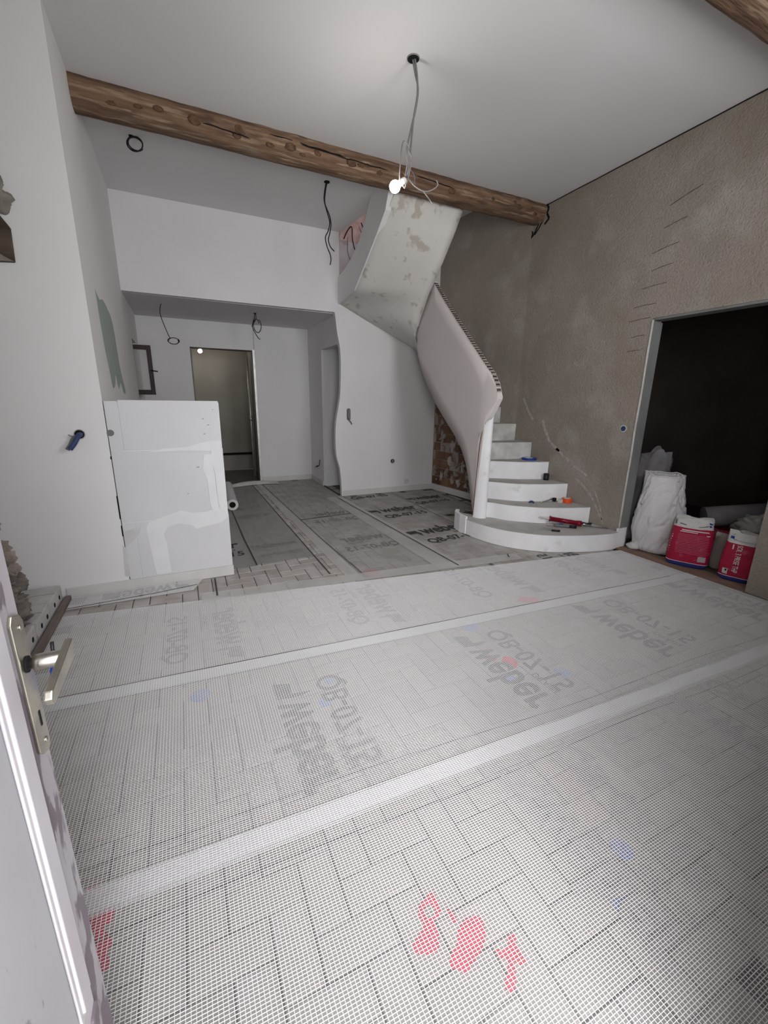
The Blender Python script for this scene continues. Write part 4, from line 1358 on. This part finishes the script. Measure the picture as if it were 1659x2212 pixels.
cable('pale grey cable loop lowest in the stairwell opening beside the black one', [
    [(2.15, 5.74, 3.42), (2.14, 5.72, 3.26), (2.18, 5.70, 3.14), (2.27, 5.70, 3.09), (2.34, 5.70, 3.14), (2.37, 5.70, 3.25), (2.36, 5.70, 3.40), (2.29, 5.7, 3.55)]], .005, GREYC)
wc = thing('wall_cable', 'short bent black cable end poking from the alcove side wall near the floor', 'cable')
MB().tube(smooth_path([(2.04, 7.00, .30), (2.0, 6.98, .28), (2.02, 6.86, .32), (2.03, 6.84, .42)], 5), .006, 8).build('cable_strand', BLACK, wc)
MB().tube(smooth_path([(2.035, 7.05, .27), (2.0, 7.03, .25), (1.99, 6.99, .30)], 5), .006, 8).build('cable_strand', PAPERW, wc)

# openings in the wall under the stairs
sw = thing('switch_box', 'oval grey switch opening with wire tail in the wall under the stairs', 'switch box')
pts = [(2.173 + .030 * math.cos(a), 1.20 + (.055 if math.sin(a) > 0 else -.055) + .030 * math.sin(a)) for a in [i * 2 * PI / 20 for i in range(20)]]
MB().prism(pts, XZ(YB - .004), XZ(YB + .001)).build('box_hole', GREYC, sw)
MB().tube(smooth_path([(2.165, YB - .008, 1.25), (2.18, YB - .02, 1.2), (2.172, YB - .02, 1.13), (2.20, YB - .02, 1.09), (2.215, YB - .02, 1.06)], 5), .009, 8).build('wire_tail', GREYC, sw)
MB().tube(smooth_path([(2.185, YB - .01, 1.26), (2.165, YB - .02, 1.19), (2.185, YB - .022, 1.14)], 5), .013, 8).build('wire_tail', LGREYC, sw)
so = thing('socket_box', 'round grey socket opening low in the white wall under the stairs', 'socket box')
MB().lathe([(.034, -.004), (.034, .001)], (2.895, YB, .491), 18, 'y').build('box_hole', HOLE, so)
MB().sphere((2.898, YB - .006, .489), .026, 12, 8, (1, .3, 1), .6).build('wire_tail', GREYC, so)
MB().prism([(3.1, .11), (3.18, .12), (3.20, .19), (3.12, .20)], XZ(YB - .001), XZ(YB)).build('filler_patch', BASEB, wall_back)

# ------------------------------------------------------------------ things on the steps
# sealant gun on the bottom step
gun = thing('sealant_gun', 'maroon sealant gun with silver trigger lying on the bottom stair step', 'sealant gun')
g0, g1 = Vector((3.36, 3.06, .235)), Vector((3.60, 2.86, .205))
gd = (g1 - g0).normalized()
MB().tube([g0 - gd * .10, g0 - gd * .03, g0], [.005, .010, .016], 10).build('nozzle', PAPERW, gun)
MB().tube([g0, g0 + gd * .012, g0 + gd * .013, g1 - gd * .05, g1 - gd * .049, g1], [.030, .030, .024, .024, .028, .030], 14).build('barrel', MAROON, gun)
MB().tube([g1, g1 + gd * .02, g1 + gd * .09], [.010, .012, .010], 10).build('grip', STEEL, gun)
MB().tube([g1 + Vector((0, 0, .01)), g1 + gd * .05 + Vector((0, 0, .01)), g1 + gd * .09 + Vector((.01, 0, .02))], [.012, .010, .008], 8).build('trigger', BLACKP, gun)
MB().tube([g1 + gd * .02 + Vector((0, 0, -.015)), Vector((3.80, 2.70, .178))], .005, 8).build('push_rod', GREYC, gun)
kn = thing('utility_knife', 'grey utility knife with blue slide lying under the sealant gun', 'knife')
kd = Vector((.75, -.62, 0)).normalized()
k0 = Vector((3.34, 2.98, .188))
MB().tube([k0, k0 + kd * .03, k0 + kd * .14, k0 + kd * .16], [.008, .016, .016, .010], 10).build('knife_handle', GREYC, kn)
MB().tube([k0 + kd * .05 + Vector((0, 0, .012)), k0 + kd * .09 + Vector((0, 0, .012))], .009, 8).build('slide', BLUE, kn)
MB().obox(k0 - kd * .03, kd * .035, Vector((0, 0, .008)), kd.cross(Vector((0, 0, 1))) * .001).build('blade', STEEL, kn)
MB().tube([k0 + kd * .15, k0 + kd * .22], [.014, .016], 10).build('knife_butt', BLACKP, kn)
tw = thing('trowel', 'flat steel filling trowel blade lying at the edge of the bottom step', 'trowel')
MB().prism([(3.10, 2.96), (3.24, 3.03), (3.30, 2.92), (3.22, 2.86)], XY(.1705), XY(.1725)).build('trowel_blade', STEELD, tw)
MB().tube([(3.20, 2.87, .18), (3.26, 2.82, .182)], .010, 8).build('trowel_handle', BLACKP, tw)
# second step
gl = MB().tube([(3.37 + .026 * math.cos(a), 3.34 + .026 * math.sin(a), .3475 + .006 * math.sin(a * 2)) for a in [i * 2 * PI / 20 for i in range(21)]], .0068, 8).build('wire_ring', BLUEC)
tag(gl, 'small dark blue wire ring lying on the second stair step', 'ring')
pz = thing('scraper', 'slim steel scraper with black neck lying on the second stair step', 'scraper')
MB().tube([(3.46, 3.30, .347), (3.55, 3.31, .352), (3.60, 3.31, .358), (3.635, 3.30, .372)], [.006, .006, .008, .012], 8).build('scraper_shaft', STEEL, pz)
MB().box(3.635, 3.665, 3.27, 3.30, .3405, .384).build('scraper_head', BLACKP, pz, .003)
wbx = MB().box(3.645, 3.69, 3.205, 3.235, .3405, .380).build('small_box', PAPERW, None, 0.003)
tag(wbx, 'tiny white box beside the orange tape on the second stair step', 'box')


def tape(name, label, c, r0, r1, h, M):
    t = thing(name, label, 'tape')
    MB().lathe([(r0, 0), (r1, 0), (r1, h), (r0, h), (r0, 0)], c, 28, smooth=False).build('tape_band', M, t)
    MB().lathe([(r0 - .004, 0), (r0, 0), (r0, h + .001), (r0 - .004, h + .001), (r0 - .004, 0)], c, 24, smooth=False).build('tape_core', PAPERW, t)
    return t


tape('orange_tape_roll', 'orange adhesive tape roll lying on the second stair step', (3.745, 3.20, .3405), .038, .052, .048, ORANGE)
tape('blue_tape_roll', 'flat blue tape roll lying on the fourth stair step', (3.72, 3.80, .7375), .05, .085, .022, BLUE)
cup = MB().lathe([(.030, 0), (.031, .002), (.031, .075), (.027, .075), (.026, .01), (0, .01)], (3.745, 3.53, .5355), 22).build('cup', BLACKP)
tag(cup, 'small black cylindrical cup standing on the third stair step', 'cup')

# ------------------------------------------------------------------ sacks in the right doorway
def sack_mesh(c, rx, ry, h, rot, sq, seed, fold, lean=(0, 0), topscale=.8, nu=56, nv=44, bulge=.08, topz=.03):
    c = Vector(c)
    rows = []
    cr, sr = math.cos(rot), math.sin(rot)
    for i in range(nv + 1):
        t = i / nv
        prof = (1 + bulge * math.sin(PI * min(1, t * 1.15))) * (1 - (1 - topscale) * max(0, (t - .35) / .65) ** 1.3)
        if t < .06:
            prof *= .86 + .14 * math.sqrt(t / .06)
        row = []
        for k in range(nu):
            a = 2 * PI * k / nu
            ca_, sa_ = math.cos(a), math.sin(a)
            e = 2.0 / sq
            x = math.copysign(abs(ca_) ** e, ca_) * rx * prof
            y_ = math.copysign(abs(sa_) ** e, sa_) * ry * prof
            d = mn.noise(Vector((ca_ * 1.5 + t * 1.2, sa_ * 1.5, t * 2.2 + seed))) * fold * .7 + mn.noise(Vector((ca_ * 7 + seed + t * 6, sa_ * 7 - t * 3, t * 3.2))) * fold * .30
            r = abs(mn.noise(Vector((ca_ * 3.2 + t * 5.0, sa_ * 3.2 - t * 3, seed + 5 + t * 1.5))))
            d -= fold * .55 * max(0, .12 - r) / .12
            q = 1 + d / max(rx, ry)
            x, y_ = x * q, y_ * q
            z = h * t + (topz * mn.noise(Vector((ca_ * 1.5, sa_ * 1.5, seed + 9))) if t > .8 else 0) * (t - .8) / .2 * 3
            row.append(c + Vector((cr * x - sr * y_ + lean[0] * t, sr * x + cr * y_ + lean[1] * t, max(0, z))))
        rows.append(row)
    return rows


def face_ang(x, y):
    return math.atan2(y, x) + PI / 2


ws = thing('rubble_sack', 'tall open white woven sack bulging in the right doorway', 'sack')
rows = sack_mesh((4.10, 2.385, 0.012), .188, .15, .755, face_ang(4.0, 2.36), 2.5, 2.0, .034, (-.01, .03), .84, 96, 72, .12, .010)
MB().grid(rows, True, True).build('sack_body', SACKW, ws)
MB().add([rows[0][k] for k in range(len(rows[0]))], [list(range(len(rows[0])))]).build('sack_base', SACKW, ws)
MB().add([p + Vector((0, 0, -.05)) for p in rows[-1]], [list(range(len(rows[-1])))]).build('sack_inside', HOLE, ws)
MB().tube(list(rows[-1]) + [rows[-1][0]], .006, 6).build('sack_rim', SACKW, ws)
MB().sphere((3.95, 2.505, .035), .06, 16, 10, (1, 1.1, .6), .3, 2).build('sack_corner', SACKW, ws)
gs = thing('rubble_sack', 'dim grey sack slumped behind the white woven sack in the dark room', 'sack')
rows = sack_mesh((4.36, 2.80, 0.0), .22, .17, .86, face_ang(4.3, 2.7), 2.4, 6.0, .06, (0, -.10), .62, 48, 40, .1, .06)
MB().grid(rows, True, True).build('sack_body', SACKG, gs)
MB().add([p for p in rows[-1]], [list(range(len(rows[-1])))]).build('sack_top', SACKG, gs)


def cement_bag(label, c, rx, ry, h, rot, seed, parts):
    t = thing('mortar_bag', label, 'bag')
    z1, z2 = .045, h * .84
    rows = sack_mesh(c, rx, ry, h, rot, 3.6, seed, .012, (0, 0), .93, 48, 40, .05, .02)
    nv = 40
    i1, i2 = 4, 33
    MB().grid(rows[0:i1 + 1], True, True).build('bag_foot', NAVY, t)
    MB().grid(rows[i1:i2 + 1], True, True).build('bag_body', RED, t)
    MB().grid(rows[i2:], True, True).build('bag_top', PAPERW, t)
    ctr = sum((Vector(p) for p in rows[-1]), Vector()) / len(rows[-1])
    MB().add([ctr + (Vector(p) - ctr) * s + Vector((0, 0, (1 - s) * .02)) for s in (1, .5) for p in rows[-1]],
             [(k, (k + 1) % 48, 48 + (k + 1) % 48, 48 + k) for k in range(48)] + [list(range(48, 96))]).build('bag_fold', PAPERW, t)
    for i in range(0, 1):
        MB().tube([rows[i1][k] for k in range(48)] + [rows[i1][0]], .003, 5).build('bag_seam', PAPERW, t)
    # print applied on the front, following the bag surface
    front = min(range(48), key=lambda k: Vector(rows[20][k]).length)

    def at(u, v):  # u metres to the right on the front, v height fraction
        k = front + u / (2 * rx) * 12 * 1.5
        k0 = math.floor(k)
        f = k - k0
        i = max(0, min(nv - 1, v * nv))
        ii = int(i)
        g = i - ii
        P = lambda a, b: Vector(rows[a][b % 48])
        p = (P(ii, k0) * (1 - f) + P(ii, k0 + 1) * f) * (1 - g) + (P(ii + 1, k0) * (1 - f) + P(ii + 1, k0 + 1) * f) * g
        axis = Vector((c[0], c[1], p.z))
        return p + (p - axis).normalized() * .0035
    for (u0, u1, v0, v1, M) in parts:
        n = 6
        MB().grid([[at(u0 + (u1 - u0) * i / n, v0 + (v1 - v0) * j / 2) for i in range(n + 1)] for j in range(3)]).build('bag_print', M, t)
    return t, at


ink_w = mat('white_print', (0.72, 0.68, 0.68), None)
pk = mat('pink_print', (0.55, 0.20, 0.27), None)
parts1 = [(-.02, .11, .765, .785, ink_w), (-.03, .03, .735, .75, ink_w), (.085, .125, .70, .715, ink_w), (.05, .115, .16, .27, mat('label_grey', (0.46, 0.40, 0.42), None)),
          (.03, .09, .885, .90, INK), (-.05, .0, .895, .91, INK), (-.125, -.095, .87, .97, GREYC), (.10, .13, .93, .96, BLUE), (.10, .13, .88, .91, BLUE)]
for i in range(13):
    parts1.append((-.04, .115, .30 + i * .032, .306 + i * .032, pk))
for i in range(8):
    parts1.append((-.113, -.103, .28 + i * .05, .30 + i * .05, ink_w))
b1, at1 = cement_bag('red paper mortar bag with white top, right of the white woven sack', (3.985, 2.03, 0.006), .150, .085, .435, face_ang(4.0, 2.03), 11.0, parts1)
parts2 = [(-.095, -.050, .14, .26, PAPERW), (-.072, -.056, .195, .245, BLACKP), (-.10, -.05, .92, .98, BLUE)]
b2, at2 = cement_bag('red paper mortar bag, torn open at the top, beside the doorway pillar', (4.035, 1.655, 0.006), .125, .085, .385, face_ang(3.95, 1.60), 23.0, parts2)
vs, fs = fit('SOL 3 PRISE THP', 0.23, 0.013, 0.01)
MB().add([at2(-.030 + y_, .80 - x / .385) for x, y_, _ in vs], fs).build('bag_lettering', ink_w, b2)
for (u, w_) in ((-.058, .10),):
    MB().grid([[at2(u + i * .005, .80 - j * .02) for i in range(3)] for j in range(6)]).build('bag_print', ink_w, b2)
MB().grid([[at2(-.06 + .09 * i / 4, .93 + .10 * j / 3) + Vector((-.01, 0, .05 * j / 3)) for i in range(5)] for j in range(4)]).build('bag_flap', PAPERW, b2)

bb = thing('paper_bag', 'small beige bag standing in shadow between the two red mortar bags', 'bag')
rows = sack_mesh((4.20, 1.85, 0), .10, .065, .30, face_ang(4.1, 1.8), 3.2, 31, .012, (0, 0), .9, 36, 24, .05, .02)
MB().grid(rows, True, True).build('bag_body', BEIGE, bb)
MB().add([p for p in rows[-1]], [list(range(36))]).build('bag_top', PAPERW, bb)
pw = thing('plastic_bundle', 'crumpled translucent plastic bundle behind the torn red mortar bag', 'plastic')
mb = MB()
mb.sphere((4.46, 1.77, .37), .13, 26, 18, (1, 1.2, .8), .7, 3)
mb.build('wrap_film', WRAP, pw)
MB().sphere((4.46, 1.77, .17), .11, 18, 12, (1, 1.1, 1.5), .3, 2).build('wrap_core', SACKG, pw)
rl = thing('felt_roll', 'thick grey roll lying in the dark room behind the red mortar bag', 'roll')
a0, a1 = Vector((4.45, 2.20, .36)), Vector((4.95, 1.75, .47))
MB().tube([a0, a1], .095, 20).build('roll_body', SACKG, rl)
MB().tube([a1, a1 + (a1 - a0).normalized() * .004], .05, 16).build('roll_core', HOLE, rl)
pm = MB().grid([[Vector((4.88 + .03 * i, 1.80 - .045 * i + .02 * j, .62 - .035 * i - .10 * j + .03 * math.sin(i))) for i in range(6)] for j in range(4)])
pm.build('roll_flap', SACKG, rl)
r3 = thing('mortar_bag', 'red mortar bag lying in the dark under the grey roll', 'bag')
rows = sack_mesh((4.66, 2.14, 0), .22, .15, .26, face_ang(4.6, 2.0), 3, 41, .02, (0, 0), .8, 36, 20, .05, .02)
MB().grid(rows, True, True).build('bag_body', RED, r3)
MB().add([p for p in rows[-1]], [list(range(36))]).build('bag_top', RED, r3)

# threshold strips
th = thing('threshold', 'worn brown cardboard strips laid across the right doorway sill', 'threshold')
for i, (x0, x1, z) in enumerate([(3.80, 3.845, .006), (3.852, 3.90, .008), (3.906, 3.99, .005)]):
    pts = []
    for k in range(9):
        y_ = 1.505 + 1.09 * k / 8
        pts.append((x0 + .006 * mn.noise(Vector((k * .7, i, 2))), y_))
    pts += [(x1 + .005 * mn.noise(Vector((k * .9, i, 5))), 1.505 + 1.09 * k / 8) for k in reversed(range(9))]
    MB().prism(pts, XY(-.004), XY(z)).build('strip', CARD, th)

# ------------------------------------------------------------------ canisters at the passage
def canister(label, x, y, w, d, h, z, cap, digit):
    t = thing('canister', label, 'canister')
    MB().box(x, x + w, y, y + d, z, z + h * .86).build('canister_body', CANW, t, .012)
    MB().lathe([(.045, h * .86), (.035, h * .92), (.028, h * .92)], (x + w / 2, y + d / 2, z), 16).build('canister_neck', CANW, t)
    if cap:
        MB().lathe([(.032, h * .90), (.034, h * .91), (.034, h), (0, h)], (x + w / 2, y + d / 2, z), 18).build('canister_cap', BLUE, t)
    vs, fs = fit('8', .032, .055, .02)
    MB().add([(x + w * digit + a, y - .0015, z + h * .50 + b) for a, b, _ in vs], fs).build('canister_digit', INK, t)
    for i in range(2):
        MB().box(x + w * .22, x + w * .85, y - .0012, y, z + .05 + i * .016, z + .057 + i * .016).build('canister_print', GREYC, t)
    MB().box(x + w * .12, x + w * .9, y - .0012, y, z + h * .74, z + h * .755).build('canister_print', GREYC, t)
    return t


canister('white canister with blue cap and figure 8 behind the wavy wall edge', 2.20, 6.18, .17, .13, .29, 0.0, True, .55)
canister('smaller white canister with figure 8 almost hidden by the wavy wall edge', 2.155, 5.93, .11, .12, .22, 0.0, False, .2)
MB().box(2.036, 2.06, 5.9, 6.66, 0, .012).build('sill_strip', BLACKP, floor)

# ------------------------------------------------------------------ plastic sheet hanging in the back room
ps = MB()
rows = []
for j in range(20):
    z = .06 + 2.06 * j / 19
    row = []
    for i in range(22):
        t = i / 21
        x = 1.075 + .10 * t + .012 * math.sin(t * 22 + z) * (0.6 + .4 * math.sin(z * 2))
        y_ = 7.52 + 1.0 * t + .03 * mn.noise(Vector((t * 6, z * 1.2, 3)))
        row.append((x, y_, z))
    rows.append(row)
ps.grid(rows)
o = ps.build('plastic_curtain', WRAP)
tag(o, 'dusty clear plastic sheet hanging along the side of the back doorway', 'plastic sheet')
cp = thing('copper_pipe', 'pale vertical pipe behind the plastic sheet in the back doorway', 'pipe')
MB().tube([(1.06, 7.60, .03), (1.06, 7.60, 2.1)], .016, 12).build('pipe_run', STEELD, cp)
MB().tube([(1.06, 7.60, 1.03), (1.06, 7.60, 1.11)], .024, 12).build('pipe_joint', STEELD, cp)
